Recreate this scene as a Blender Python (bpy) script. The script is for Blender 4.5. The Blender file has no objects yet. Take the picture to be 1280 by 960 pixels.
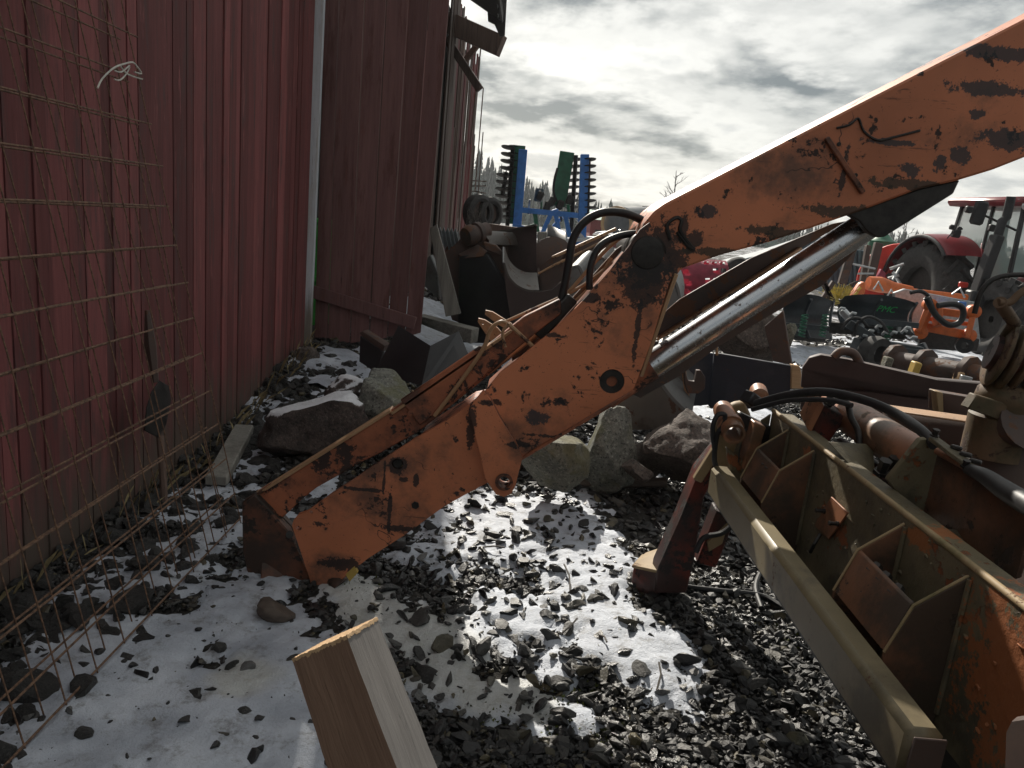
import bpy, bmesh, math, random
import numpy as np
from mathutils import Vector, Matrix, noise as mnoise
random.seed(7); rng = np.random.default_rng(11)
SC = bpy.context.scene; COL = SC.collection
R = math.radians

# ------------------------------------------------------------------ camera
PITCH, ROLL, FPX, CH = R(12.6), R(5.5), 930.0, 1.6
cF = Vector((0, math.cos(PITCH), -math.sin(PITCH))); _r0 = Vector((1, 0, 0)); _u0 = Vector((0, math.sin(PITCH), math.cos(PITCH)))
cR = math.cos(ROLL)*_r0 + math.sin(ROLL)*_u0; cU = -math.sin(ROLL)*_r0 + math.cos(ROLL)*_u0
cam_d = bpy.data.cameras.new('camera'); cam = bpy.data.objects.new('camera', cam_d); COL.objects.link(cam)
cam_d.sensor_width = 36; cam_d.lens = 36*FPX/1280; cam_d.clip_start = 0.05; cam_d.clip_end = 4000
cam.matrix_world = Matrix(((cR.x, cU.x, -cF.x, 0), (cR.y, cU.y, -cF.y, 0), (cR.z, cU.z, -cF.z, CH), (0, 0, 0, 1)))
SC.camera = cam

# ------------------------------------------------------------------ light
SUN_AZ, SUN_EL = R(-10), R(32)
sd = Vector((math.sin(SUN_AZ)*math.cos(SUN_EL), math.cos(SUN_AZ)*math.cos(SUN_EL), math.sin(SUN_EL)))
sl = bpy.data.lights.new('sun', 'SUN'); sl.energy = 4.2; sl.angle = R(0.55); sl.color = (1, .93, .82)
so = bpy.data.objects.new('sun', sl); COL.objects.link(so); so.rotation_euler = (-sd).to_track_quat('-Z', 'Y').to_euler()
W = bpy.data.worlds.new('World'); SC.world = W; W.use_nodes = True
SC.view_settings.view_transform = 'Standard'; SC.view_settings.look = 'None'
SC.view_settings.exposure = 0.65; SC.view_settings.gamma = 1.0

class NT:
    """thin wrapper to write node trees in one line each"""
    def __init__(s, nt): s.t = nt; nt.nodes.clear()
    def n(s, typ, ins=None, **kw):
        nd = s.t.nodes.new(typ)
        for k, v in kw.items(): setattr(nd, k, v)
        for k, v in (ins or {}).items():
            if hasattr(v, 'is_output'): s.t.links.new(v, nd.inputs[k])
            else: nd.inputs[k].default_value = v
        return nd
    def math(s, op, a, b=0.0, c=None, clamp=False):
        i = {0: a, 1: b}
        if c is not None: i[2] = c
        return s.n('ShaderNodeMath', i, operation=op, use_clamp=clamp).outputs[0]
    def vmath(s, op, a, b=(0, 0, 0)):
        nd = s.n('ShaderNodeVectorMath', {0: a, 1: b}, operation=op)
        return nd.outputs['Value'] if op in ('LENGTH', 'DOT_PRODUCT', 'DISTANCE') else nd.outputs[0]
    def noise(s, vec, scale, detail=4, rough=.6, dist=0.0):
        return s.n('ShaderNodeTexNoise', {'Vector': vec, 'Scale': scale, 'Detail': detail, 'Roughness': rough, 'Distortion': dist}).outputs['Fac']
    def mr(s, v, a, b, c=0.0, d=1.0, smooth=True):
        return s.n('ShaderNodeMapRange', {0: v, 1: a, 2: b, 3: c, 4: d}, interpolation_type='SMOOTHSTEP' if smooth else 'LINEAR').outputs[0]
    def mix(s, f, a, b, blend='MIX'):
        nd = s.n('ShaderNodeMix', data_type='RGBA', blend_type=blend)
        for k, v in ((0, f), (6, a), (7, b)):
            if hasattr(v, 'is_output'): s.t.links.new(v, nd.inputs[k])
            elif k == 0: nd.inputs[0].default_value = v
            else: nd.inputs[k].default_value = tuple(v)+(1,) if len(v) == 3 else v
        return nd.outputs[2]
    def scalev(s, vec, sc): return s.n('ShaderNodeMapping', {'Vector': vec, 'Scale': sc}).outputs[0]

w = NT(W.node_tree)
sky = w.n('ShaderNodeTexSky', sky_type='NISHITA', sun_disc=False, sun_elevation=SUN_EL, sun_rotation=SUN_AZ, air_density=1.0, dust_density=1.5)
bg1 = w.n('ShaderNodeBackground', {'Color': sky.outputs[0], 'Strength': 0.07})
dirv = w.n('ShaderNodeTexCoord').outputs['Generated']
sep = w.n('ShaderNodeSeparateXYZ', {0: dirv})
zz = w.math('ADD', w.math('MAXIMUM', sep.outputs[2], 0.0), .22)
pv = w.n('ShaderNodeCombineXYZ', {0: w.math('DIVIDE', sep.outputs[0], zz), 1: w.math('DIVIDE', sep.outputs[1], zz), 2: 3.7}).outputs[0]
pv = w.scalev(pv, (1.5, 1.5, 1.0))
c1 = w.noise(pv, 1.05, 10, .54, .1)
pv2 = w.vmath('ADD', pv, (-.02, .16, .0))          # same field sampled towards the sun: edges facing it read brighter
c2 = w.noise(pv2, 1.05, 7, .54, .1)
edge = w.mr(w.math('SUBTRACT', c1, c2), -.10, .10)
dens = w.mr(c1, .43, .56)
sunang = w.vmath('DOT_PRODUCT', dirv, tuple(sd))
glow = w.mr(sunang, -.6, 1.0)
thick = w.math('MULTIPLY', dens, w.math('SUBTRACT', 1.25, edge), clamp=True)
ccol = w.mix(thick, (.66, .655, .615), (.095, .118, .125))
ccol = w.mix(w.mr(c1, .34, .46), (.36, .375, .375), ccol)
cstr = w.math('ADD', w.math('ADD', w.math('MULTIPLY', glow, .45), .50), w.math('MULTIPLY', w.mr(sunang, .86, 1.0), .40))
bg2 = w.n('ShaderNodeBackground', {'Color': ccol, 'Strength': cstr})
mixs = w.n('ShaderNodeMixShader', {0: .90, 1: bg1.outputs[0], 2: bg2.outputs[0]})
w.n('ShaderNodeOutputWorld', {'Surface': mixs.outputs[0]})

# ------------------------------------------------------------------ point helpers
def ray(u, v):
    u = float(u); v = float(v); return cF + (u-640)/FPX*cR - (v-480)/FPX*cU
def P(u, v, Y):                     # point seen at (u, v) that lies Y metres ahead
    d = ray(u, v); t = float(Y)/d.y; return Vector((d.x*t, Y, CH+d.z*t))
def PX(u, v, x):
    d = ray(u, v); t = x/d.x; return Vector((x, d.y*t, CH+d.z*t))
def sstep(a, b, x):
    t = np.clip((x-a)/(b-a), 0, 1); return t*t*(3-2*t)
_tab = rng.random((256, 256))
def vnoise(x, y):
    x = np.asarray(x, float); y = np.asarray(y, float)
    xi = np.floor(x).astype(int); yi = np.floor(y).astype(int); fx = x-xi; fy = y-yi
    fx = fx*fx*(3-2*fx); fy = fy*fy*(3-2*fy)
    g = lambda a, b: _tab[a % 256, b % 256]
    return (g(xi, yi)*(1-fx)+g(xi+1, yi)*fx)*(1-fy)+(g(xi, yi+1)*(1-fx)+g(xi+1, yi+1)*fx)*fy
def fbm(x, y, o=5, g=.55):
    s = 0; a = 1; n = 0
    for k in range(o): s = s+a*vnoise(x*2**k+13.7*k, y*2**k+5.1*k); n += a; a *= g
    return s/n
def gh(x, y):                       # ground height
    x = np.asarray(x, float); y = np.asarray(y, float)
    h = .30*sstep(4.3, 6.6, y)*sstep(-.3, -1.8, x)*(1-sstep(11, 16, y))
    fade = 1-sstep(10, 25, np.hypot(x, y))
    return h+(fbm(x*1.3, y*1.3, 3)-.5)*.05*fade+(fbm(x*6, y*6, 3)-.5)*.025*fade
def G(u, v, lift=0.0):              # ground point seen at (u, v)
    d = ray(u, v); z = 0.0
    for _ in range(6):
        t = (z-CH)/d.z; z = float(gh(d.x*t, d.y*t))+lift
    return Vector((d.x*t, d.y*t, z))

# ------------------------------------------------------------------ materials
MATS = {}
def newmat(name):
    m = bpy.data.materials.new(name); m.use_nodes = True; MATS[name] = m
    t = NT(m.node_tree); return m, t
def finish(t, col, rough=.6, bump=None, bstr=.3, bdist=.01, metal=0.0, spec=.5, **kw):
    ins = {'Base Color': col if hasattr(col, 'is_output') else tuple(col)+(1,), 'Roughness': rough, 'Metallic': metal, 'Specular IOR Level': spec}
    ins.update(kw)
    b = t.n('ShaderNodeBsdfPrincipled', ins)
    if bump is not None:
        bn = t.n('ShaderNodeBump', {'Height': bump, 'Strength': bstr, 'Distance': bdist})
        t.t.links.new(bn.outputs[0], b.inputs['Normal'])
    t.n('ShaderNodeOutputMaterial', {'Surface': b.outputs[0]})
def pos(t): return t.n('ShaderNodeNewGeometry').outputs['Position']
def paint(name, base, rust=(.075, .035, .022), wear=.5, ws=7, dirt=.35, dcol=(.035, .03, .026), ds=3, rough=.55, bstr=.25, stains=(), metal=0.0, spec=.4, streak=None, cracks=False, bdist=.004):
    m, t = newmat(name); p = pos(t)
    big = t.noise(p, ds*.6, 4, .6)
    col = t.mix(t.mr(big, .25, .75), tuple(c*.72 for c in base), tuple(min(1, c*1.2) for c in base))
    n1 = t.noise(p, ws, 9, .7, .3); n2 = t.noise(p, ws*6, 6, .65)
    d = t.noise(t.vmath('ADD', p, (3.1, 7.7, 1.3)), ds, 8, .68)
    dm = t.math('MULTIPLY', t.mr(d, .62-.32*dirt, .80-.32*dirt), .85)
    col = t.mix(dm, col, dcol)
    chip = t.mr(t.math('ADD', t.math('MULTIPLY', n1, .75), t.math('MULTIPLY', n2, .25)), .71-.3*wear, .735-.3*wear)
    col = t.mix(chip, col, rust)
    speck = t.mr(t.noise(t.vmath('ADD', p, (9, 2, 4)), ws*14, 3, .5), .68, .72)
    col = t.mix(t.math('MULTIPLY', speck, min(1, wear*1.3)), col, tuple(c*.6 for c in rust))
    if streak:                       # scratches along one direction
        sn = t.noise(t.scalev(p, streak), 1, 6, .75)
        col = t.mix(t.math('MULTIPLY', t.mr(sn, .62, .68), .6), col, tuple(c*.8 for c in rust))
    if stains:
        stn = t.math('MULTIPLY', t.math('SUBTRACT', t.noise(p, 22, 8, .72), .5), 3.2)
        stn = t.math('ADD', stn, t.math('MULTIPLY', t.math('SUBTRACT', t.noise(p, 110, 4, .6), .5), 1.1))
    for c, rad, sc in stains:
        v = t.n('ShaderNodeVectorMath', {0: t.vmath('SUBTRACT', p, tuple(c)), 1: tuple(rad)}, operation='DIVIDE').outputs[0]
        v = t.math('ADD', t.vmath('LENGTH', v), stn)
        col = t.mix(t.math('MULTIPLY', t.mr(v, 1.03, .86), .9), col, sc)
    if cracks:
        cn = t.noise(t.vmath('ADD', p, (4.4, 1.2, 8.8)), 3.2, 4, .55, .5); cmask = t.mr(t.noise(t.vmath('ADD', p, (1.4, 6.2, 2.8)), 3.4, 3, .5), .52, .60)
        ck = t.mr(t.math('ABSOLUTE', t.math('SUBTRACT', cn, .5)), .0065, .0025)
        col = t.mix(t.math('MULTIPLY', t.math('MULTIPLY', ck, cmask), .9), col, (.03, .02, .018))
    rr = t.math('ADD', t.math('MULTIPLY', chip, .25), rough, clamp=True)
    h = t.math('SUBTRACT', t.math('MULTIPLY', n2, .4), t.math('MULTIPLY', chip, .6))
    h = t.math('ADD', h, t.math('MULTIPLY', d, .4))
    finish(t, col, rr, h, bstr, bdist, metal, spec)
    return m
def plain(name, base, rough=.5, metal=0.0, spec=.5, var=.25, ns=20, bstr=.12, **kw):
    m, t = newmat(name); p = pos(t); n = t.noise(p, ns, 6, .65)
    col = t.mix(t.mr(n, .3, .7), tuple(c*(1-var) for c in base), tuple(min(1, c*(1+var)) for c in base))
    finish(t, col, t.math('ADD', t.math('MULTIPLY', n, .25), rough-.12, clamp=True), n, bstr, .003, metal, spec, **kw)
    return m
def wood(name, a, b, axis=2, fine=70, rough=.75, foot=None, rand=.5, bstr=.5, fleck=None, frame=None):
    m, t = newmat(name); p = pos(t)
    if frame is not None: p = t.n('ShaderNodeMapping', {'Vector': p, 'Rotation': frame}).outputs[0]
    ri = t.n('ShaderNodeObjectInfo').outputs['Random']
    off = t.n('ShaderNodeCombineXYZ', {0: t.math('MULTIPLY', ri, 37.0), 1: t.math('MULTIPLY', ri, 91.0), 2: t.math('MULTIPLY', ri, 53.0)}).outputs[0]
    q = t.vmath('ADD', p, off)
    sc = [fine]*3; sc[axis] = fine*.035; g = t.noise(t.scalev(q, tuple(sc)), 1, 6, .7, .6)
    sc2 = [fine*.2]*3; sc2[axis] = fine*.018; g2 = t.noise(t.scalev(q, tuple(sc2)), 1, 5, .65, .8)
    gg = t.math('ADD', t.math('MULTIPLY', g, .5), t.math('MULTIPLY', g2, .5))
    col = t.mix(t.mr(gg, .34, .66), a, b)
    tone = t.math('ADD', t.math('MULTIPLY', ri, rand), 1-rand*.5)
    cm = t.n('ShaderNodeCombineColor', {0: tone, 1: tone, 2: tone}).outputs[0]
    col = t.mix(1.0, col, cm, 'MULTIPLY')
    if fleck:
        fl = t.noise(t.scalev(q, (11, 11, 1.3)), 1.0, 9, .78)
        col = t.mix(t.math('MULTIPLY', t.mr(fl, .51, .62), .7), col, fleck[0])
        fl2 = t.noise(t.scalev(q, (26, 26, 2.2)), 1.0, 5, .7)
        col = t.mix(t.math('MULTIPLY', t.mr(fl2, .60, .68), .8), col, fleck[1])
    if foot:
        z = t.n('ShaderNodeSeparateXYZ', {0: p}).outputs[2]
        zz = t.math('ADD', z, t.math('MULTIPLY', t.math('SUBTRACT', g2, .5), 1.1))
        col = t.mix(t.mr(zz, foot[1], foot[0]), col, foot[2])
    crack = t.mr(g, .36, .30)
    col = t.mix(t.math('MULTIPLY', crack, .85), col, tuple(c*.25 for c in a))
    finish(t, col, rough, gg, bstr, .006, 0, .3)
    return m
def rock(name, a, b, speck=(.03, .03, .03), lichen=None, snow=None, ns=9, rough=.85):
    m, t = newmat(name); p = pos(t)
    n = t.noise(p, ns, 9, .7); n2 = t.noise(p, ns*6.5, 6, .7); n3 = t.noise(p, ns*.4, 4, .6)
    col = t.mix(t.mr(n, .3, .7), a, b)
    col = t.mix(t.math('MULTIPLY', t.mr(n2, .55, .62), .85), col, speck)
    col = t.mix(t.math('MULTIPLY', t.mr(n2, .44, .37), .6), col, tuple(min(1, c*1.8) for c in b))
    if lichen: col = t.mix(t.math('MULTIPLY', t.mr(n3, .5, .62), .7), col, lichen)
    if snow is not None:
        nz = t.n('ShaderNodeSeparateXYZ', {0: t.n('ShaderNodeNewGeometry').outputs['Normal']}).outputs[2]
        k = t.math('ADD', nz, t.math('MULTIPLY', t.math('SUBTRACT', n, .5), 1.4))
        col = t.mix(t.mr(k, snow, snow+.18), col, (.78, .80, .84))
    finish(t, col, rough, t.math('ADD', n, t.math('MULTIPLY', n2, .25)), 1.0, .03, 0, .35)
    return m

OIL_SHADE = (.018, .017, .018); SOOT = (.035, .037, .042)
def arm_stains(Y):
    L = [((815, 318), .14, .12, OIL_SHADE), ((806, 352), .11, .10, OIL_SHADE), ((1245, 66), .15, .026, SOOT), ((1232, 110), .14, .026, SOOT), ((1224, 142), .035, .018, SOOT),
         ((1115, 178), .11, .012, SOOT), ((1140, 214), .05, .026, SOOT), ((1262, 175), .12, .035, SOOT), ((1200, 195), .04, .03, SOOT), ((885, 264), .045, .022, SOOT), ((855, 285), .02, .07, OIL_SHADE),
         ((868, 300), .035, .035, OIL_SHADE), ((1175, 205), .03, .035, SOOT), ((1055, 215), .012, .09, OIL_SHADE), ((650, 553), .06, .014, OIL_SHADE), ((480, 600), .006, .10, OIL_SHADE), ((487, 640), .009, .13, OIL_SHADE), ((590, 530), .02, .10, OIL_SHADE),  # closing entry: grime line standing in for shadow along the elbow seam
         ((430, 705), .09, .03, OIL_SHADE), ((520, 663), .15, .014, OIL_SHADE), ((745, 350), .008, .03, OIL_SHADE), ((610, 500), .05, .012, OIL_SHADE), ((690, 418), .06, .01, OIL_SHADE), ((735, 372), .04, .02, OIL_SHADE), ((796, 410), .012, .12, OIL_SHADE), ((700, 545), .12, .008, OIL_SHADE),
         ((900, 316), .16, .020, (.045, .035, .024)), ((985, 292), .2, .022, (.045, .035, .024)), ((1060, 266), .2, .026, (.045, .035, .024)), ((1150, 232), .2, .022, (.045, .035, .024)), ((400, 655), .03, .012, OIL_SHADE), ((455, 612), .10, .008, OIL_SHADE), ((498, 582), .04, .04, OIL_SHADE), ((520, 600), .012, .03, OIL_SHADE), ((505, 600), .02, .012, OIL_SHADE), ((672, 520), .05, .03, SOOT), ((700, 500), .03, .02, OIL_SHADE)]
    out = []
    for (uv, a, b, c) in L:
        q = P(uv[0], uv[1], Y); out.append((q, (a, .5, b), c))
    return out
m_orange = paint('orange_arm_paint', (.54, .185, .088), wear=.46, ws=8, dirt=.40, dcol=(.10, .06, .045), ds=2.2, rough=.5, stains=arm_stains(2.9), rust=(.045, .028, .024), streak=(3, 3, 30), cracks=True)
m_orange_d = paint('orange_greasy_paint', (.38, .125, .06), wear=.62, ws=6, dirt=.62, dcol=(.05, .03, .024), rough=.5, rust=(.04, .024, .02))
m_tipd = paint('greasy_brown_tip', (.16, .06, .032), wear=.6, ws=7, dirt=.8, dcol=(.028, .022, .018), rough=.5, rust=(.03, .022, .018))
m_rim = paint('worn_steel_edge', (.40, .24, .13), wear=.5, dirt=.3, rough=.42)
m_olive = paint('olive_mud_steel', (.165, .135, .08), wear=.46, ws=5, dirt=.55, dcol=(.062, .055, .038), ds=4, rough=.6, rust=(.22, .075, .028), bstr=.8, bdist=.012,
                stains=[(Vector((1.03, 1.25, .80)), (.5, .24, .18), (.30, .10, .035)), (Vector((1.03, 1.72, .93)), (.3, .06, .03), (.33, .12, .04)), (Vector((1.03, 2.45, .9)), (.3, .05, .03), (.36, .13, .05))])
m_tube = paint('olive_tube_paint', (.19, .155, .09), wear=.36, ws=9, dirt=.45, dcol=(.075, .06, .038), rough=.42, rust=(.10, .05, .03), bstr=.2)
m_gusset = paint('rusty_orange_gusset', (.17, .078, .042), wear=.5, ws=5, dirt=.6, dcol=(.04, .034, .026), rough=.6, rust=(.055, .04, .03), bstr=.7, bdist=.008)
m_cyl = paint('orange_cylinder_paint', (.36, .155, .08), wear=.45, ws=11, dirt=.5, dcol=(.09, .06, .035), rough=.45, rust=(.10, .06, .035))
m_dred = paint('dark_red_paint', (.17, .032, .02), wear=.62, ws=7, dirt=.78, dcol=(.02, .016, .015), rough=.5, rust=(.02, .016, .015))
m_swiv = paint('mossy_rust_swivel', (.15, .09, .05), wear=.5, ws=9, dirt=.62, dcol=(.05, .045, .02), rough=.65, rust=(.06, .035, .025), bstr=.5)
m_tan = paint('mossy_tan_lit_paint', (.30, .215, .115), wear=.4, ws=9, dirt=.3, dcol=(.10, .10, .035), rough=.65, rust=(.12, .06, .035))
m_rust = paint('brown_rusty_steel', (.085, .055, .045), wear=.55, ws=5, dirt=.4, dcol=(.04, .035, .034), rough=.62, rust=(.12, .06, .035), spec=.5)
m_rust2 = paint('purplish_rusty_steel', (.075, .055, .052), wear=.3, ws=4, dirt=.35, dcol=(.045, .036, .036), rough=.6, rust=(.055, .038, .034))
m_bucket = paint('worn_bucket_steel', (.12, .11, .10), wear=.45, ws=4, dirt=.45, dcol=(.06, .045, .038), rough=.5, rust=(.09, .05, .035), metal=.35)
m_bgrey = paint('scoured_grey_steel', (.15, .155, .155), wear=.42, ws=5, dirt=.4, dcol=(.09, .075, .065), rough=.5, rust=(.07, .05, .038), metal=.2)
m_black = paint('black_sheet_steel', (.032, .033, .036), wear=.25, ws=4, dirt=.3, dcol=(.05, .048, .046), rough=.5, rust=(.05, .04, .035))
m_navy = paint('navy_painted_steel', (.034, .040, .055), wear=.38, ws=7, dirt=.3, dcol=(.07, .07, .08), rough=.5, rust=(.075, .05, .05))
m_gloss = plain('black_gloss_paint', (.034, .044, .052), .34, spec=.6, bstr=.04)
m_red = plain('red_gloss_paint', (.20, .018, .025), .32, spec=.5, var=.2, ns=4, bstr=.03)
m_vred = plain('vivid_red_paint', (.55, .035, .02), .45, var=.2, ns=3)
m_bor = plain('bright_orange_paint', (.60, .135, .028), .45, var=.18, ns=8, bstr=.06)
m_blue = plain('bright_blue_paint', (.045, .19, .55), .45, var=.2, ns=5)
m_green = plain('dark_green_paint', (.02, .13, .07), .45, var=.25, ns=5)
m_lime = plain('lime_green_plastic', (.06, .42, .07), .5, var=.2, ns=5)
m_pink = plain('pink_plastic', (.42, .085, .13), .5, var=.25, ns=8)
m_rubber = plain('black_rubber', (.014, .014, .015), .5, var=.4, ns=30, bstr=.2)
m_tyre = plain('dusty_tyre_rubber', (.04, .038, .037), .8, var=.4, ns=12, bstr=.3)
m_plastic = plain('black_plastic', (.02, .02, .022), .5)
m_darkst = plain('dark_greasy_steel', (.03, .027, .025), .45, metal=.4, var=.5)
m_galv = plain('galvanised_steel', (.42, .44, .45), .4, metal=.7, var=.2)
m_corr = plain('grey_corrugated_sheet', (.30, .33, .34), .45, metal=.5, var=.25, ns=6)
m_bris = plain('yellow_bristles', (.52, .43, .12), .7)
m_gtext = plain('green_print', (.05, .75, .2), .5, var=.1)
m_ytext = plain('yellow_print', (.62, .45, .05), .5, var=.1)
m_ctn = plain('blue_grey_steel_wall', (.085, .12, .15), .6, var=.3, ns=2)
m_white = wood('flaking_pale_blue_paint', (.50, .55, .60), (.66, .70, .74), 2, 60, rand=.1, fleck=((.45, .45, .43), (.20, .17, .14)), foot=(.55, 1.0, (.22, .20, .17)))
m_scrap = [m_rust, m_rust2, m_bucket, m_darkst]
m_barn = wood('faded_red_boards', (.140, .045, .045), (.215, .070, .069), 2, 60, rand=.8, fleck=((.085, .052, .050), (.29, .105, .10)), foot=(.0, .60, (.105, .080, .066)))
m_door = wood('faded_red_flare_door_boards', (.15, .080, .078), (.22, .118, .113), 2, 45, rand=.35, fleck=((.12, .055, .048), (.19, .085, .075)))  # base colours lightened to carry the pale lens flare over the door
m_old = wood('weathered_brown_boards', (.08, .055, .045), (.15, .10, .08), 2, 50, rand=.7)
m_gwood = wood('weathered_grey_timber', (.16, .155, .14), (.30, .29, .26), 2, 60, rand=.3)
m_gwoodx = wood('weathered_grey_plank', (.15, .145, .13), (.29, .28, .25), 0, 60, rand=.3)
m_brownx = wood('wet_brown_timber', (.05, .04, .034), (.11, .085, .07), 0, 50, rand=.3)
pf = (P(498, 968, .78)-P(434, 796, .90)).normalized().rotation_difference(Vector((0, 0, 1))).to_euler()
m_post = wood('sawn_grey_face', (.15, .138, .13), (.20, .186, .175), 2, 120, rand=.05, rough=.9, frame=pf, bstr=.4)
m_postb = wood('sawn_brown_face', (.17, .105, .073), (.235, .15, .105), 2, 120, rand=.05, rough=.85, frame=pf, bstr=.8)
m_endg = wood('raw_end_grain', (.38, .25, .14), (.52, .36, .21), 0, 120, rand=.05, rough=.8)
m_chrome, t = newmat('pitted_chrome_rod'); p_ = pos(t)
n_ = t.noise(p_, 45, 7, .7); n2_ = t.noise(p_, 6, 5, .6)
pit = t.mr(t.math('ADD', t.math('MULTIPLY', n_, .7), t.math('MULTIPLY', n2_, .4)), .62, .68)
finish(t, t.mix(pit, (.62, .64, .67), (.12, .08, .06)), t.math('ADD', t.math('MULTIPLY', pit, .5), .26), n_, .15, .002, t.math('SUBTRACT', 1.0, pit))
m_rod, t = newmat('rusty_rebar'); p_ = pos(t); n_ = t.noise(p_, 60, 4, .7)
finish(t, t.mix(t.mr(n_, .35, .65), (.075, .042, .028), (.21, .12, .072)), .75, n_, .4, .002)
m_glass, t = newmat('tinted_window_glass')
finish(t, (.55, .72, .68), .03, None, Alpha=.45)
m_snow, t = newmat('old_granular_snow'); p_ = pos(t)
a_ = t.n('ShaderNodeAttribute', attribute_name='ice').outputs['Fac']
n_ = t.noise(p_, 38, 8, .7); n2_ = t.noise(p_, 4, 6, .6); n3_ = t.noise(p_, 160, 3, .6)
col_ = t.mix(t.mr(n2_, .3, .7), (.36, .395, .46), (.60, .64, .71))
col_ = t.mix(t.math('MULTIPLY', t.mr(t.noise(p_, 9, 10, .78), .50, .66), .75), col_, (.16, .155, .15))
col_ = t.mix(t.math('MULTIPLY', t.mr(n3_, .67, .72), .5), col_, (.10, .09, .085))
col_ = t.mix(t.math('MULTIPLY', a_, .55), col_, (.50, .49, .42))
rr_ = t.math('SUBTRACT', t.mr(n2_, .35, .65, .50, .72), t.math('MULTIPLY', a_, .30))
finish(t, col_, rr_, t.math('ADD', n_, t.math('MULTIPLY', n3_, .35)), .8, .012, 0, .6, **{'Subsurface Weight': .0})
m_ground, t = newmat('dark_wet_grit'); p_ = pos(t)
n_ = t.noise(p_, 24, 9, .75); n2_ = t.noise(p_, 1.2, 5, .6)
col_ = t.mix(t.mr(n_, .3, .7), (.014, .013, .012), (.075, .072, .066))
yy_ = t.n('ShaderNodeSeparateXYZ', {0: p_}).outputs[1]
n4_ = t.noise(p_, .35, 8, .7); n5_ = t.noise(p_, 5, 6, .7)
sn_ = t.math('MULTIPLY', t.mr(t.math('ADD', t.math('MULTIPLY', n4_, .7), t.math('MULTIPLY', n5_, .3)), .50, .56), t.mr(yy_, 12, 16))
col_ = t.mix(sn_, col_, (.72, .74, .78))
finish(t, col_, .9, n_, 1.0, .03, 0, .15)
m_stone, t = newmat('crushed_dark_stone'); p_ = pos(t)
ri_ = t.n('ShaderNodeNewGeometry').outputs['Random Per Island']; n_ = t.noise(p_, 60, 6, .7)
cr_ = t.n('ShaderNodeValToRGB', {0: ri_}); e_ = cr_.color_ramp.elements
e_[0].color = (.006, .006, .007, 1); e_[1].position = .62; e_[1].color = (.020, .0195, .019, 1)
for pp_, cc_ in ((.84, (.034, .032, .029, 1)), (.95, (.065, .054, .030, 1)), (.98, (.075, .075, .075, 1))):
    x_ = e_.new(pp_); x_.color = cc_
col_ = t.mix(t.mr(n_, .3, .7), cr_.outputs[0], t.mix(1.0, cr_.outputs[0], (1.7, 1.7, 1.65), 'MULTIPLY'))
finish(t, col_, t.mr(t.noise(p_, 3, 4, .6), .35, .65, .22, .60), n_, .8, .006, 0, .5)
m_rockg = rock('grey_granite', (.13, .135, .12), (.24, .245, .215), lichen=(.15, .15, .08))
m_rockb = rock('brown_granite', (.075, .062, .055), (.15, .125, .11), snow=None)
m_rocks = rock('snow_capped_brown_rock', (.05, .042, .04), (.12, .095, .085), snow=.52)
m_rockl = rock('lichen_stone', (.11, .11, .09), (.20, .195, .155), lichen=(.15, .135, .07))
m_dstone = rock('dark_slate_stone', (.028, .028, .028), (.06, .058, .055), ns=20, rough=.5)
m_forest = plain('spruce_needles', (.018, .032, .024), .9, var=.4, ns=.4)
m_hill = plain('wooded_hillside', (.016, .026, .022), 1.0, spec=.0, var=.3, ns=.1)
m_bark = plain('bare_twigs', (.09, .08, .07), .8)
m_straw = plain('dry_grass_straw', (.26, .21, .11), .8, var=.4, ns=30)
m_moss = plain('olive_moss_tufts', (.065, .075, .015), .9, var=.5, ns=40)
m_twine = plain('frayed_white_twine', (.55, .55, .50), .8)
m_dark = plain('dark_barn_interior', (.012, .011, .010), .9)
m_slate = plain('tarred_roof_boards', (.04, .036, .034), .8, var=.4, ns=8)
m_tank = plain('dull_grey_tank', (.11, .12, .13), .5, var=.2, ns=3)
m_rwall = plain('red_house_wall', (.20, .03, .03), .8)
m_groof = plain('green_metal_roof', (.045, .17, .12), .6)
m_ybr = paint('yellow_lug_paint', (.50, .34, .08), wear=.4, dirt=.4, rough=.55)

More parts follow.
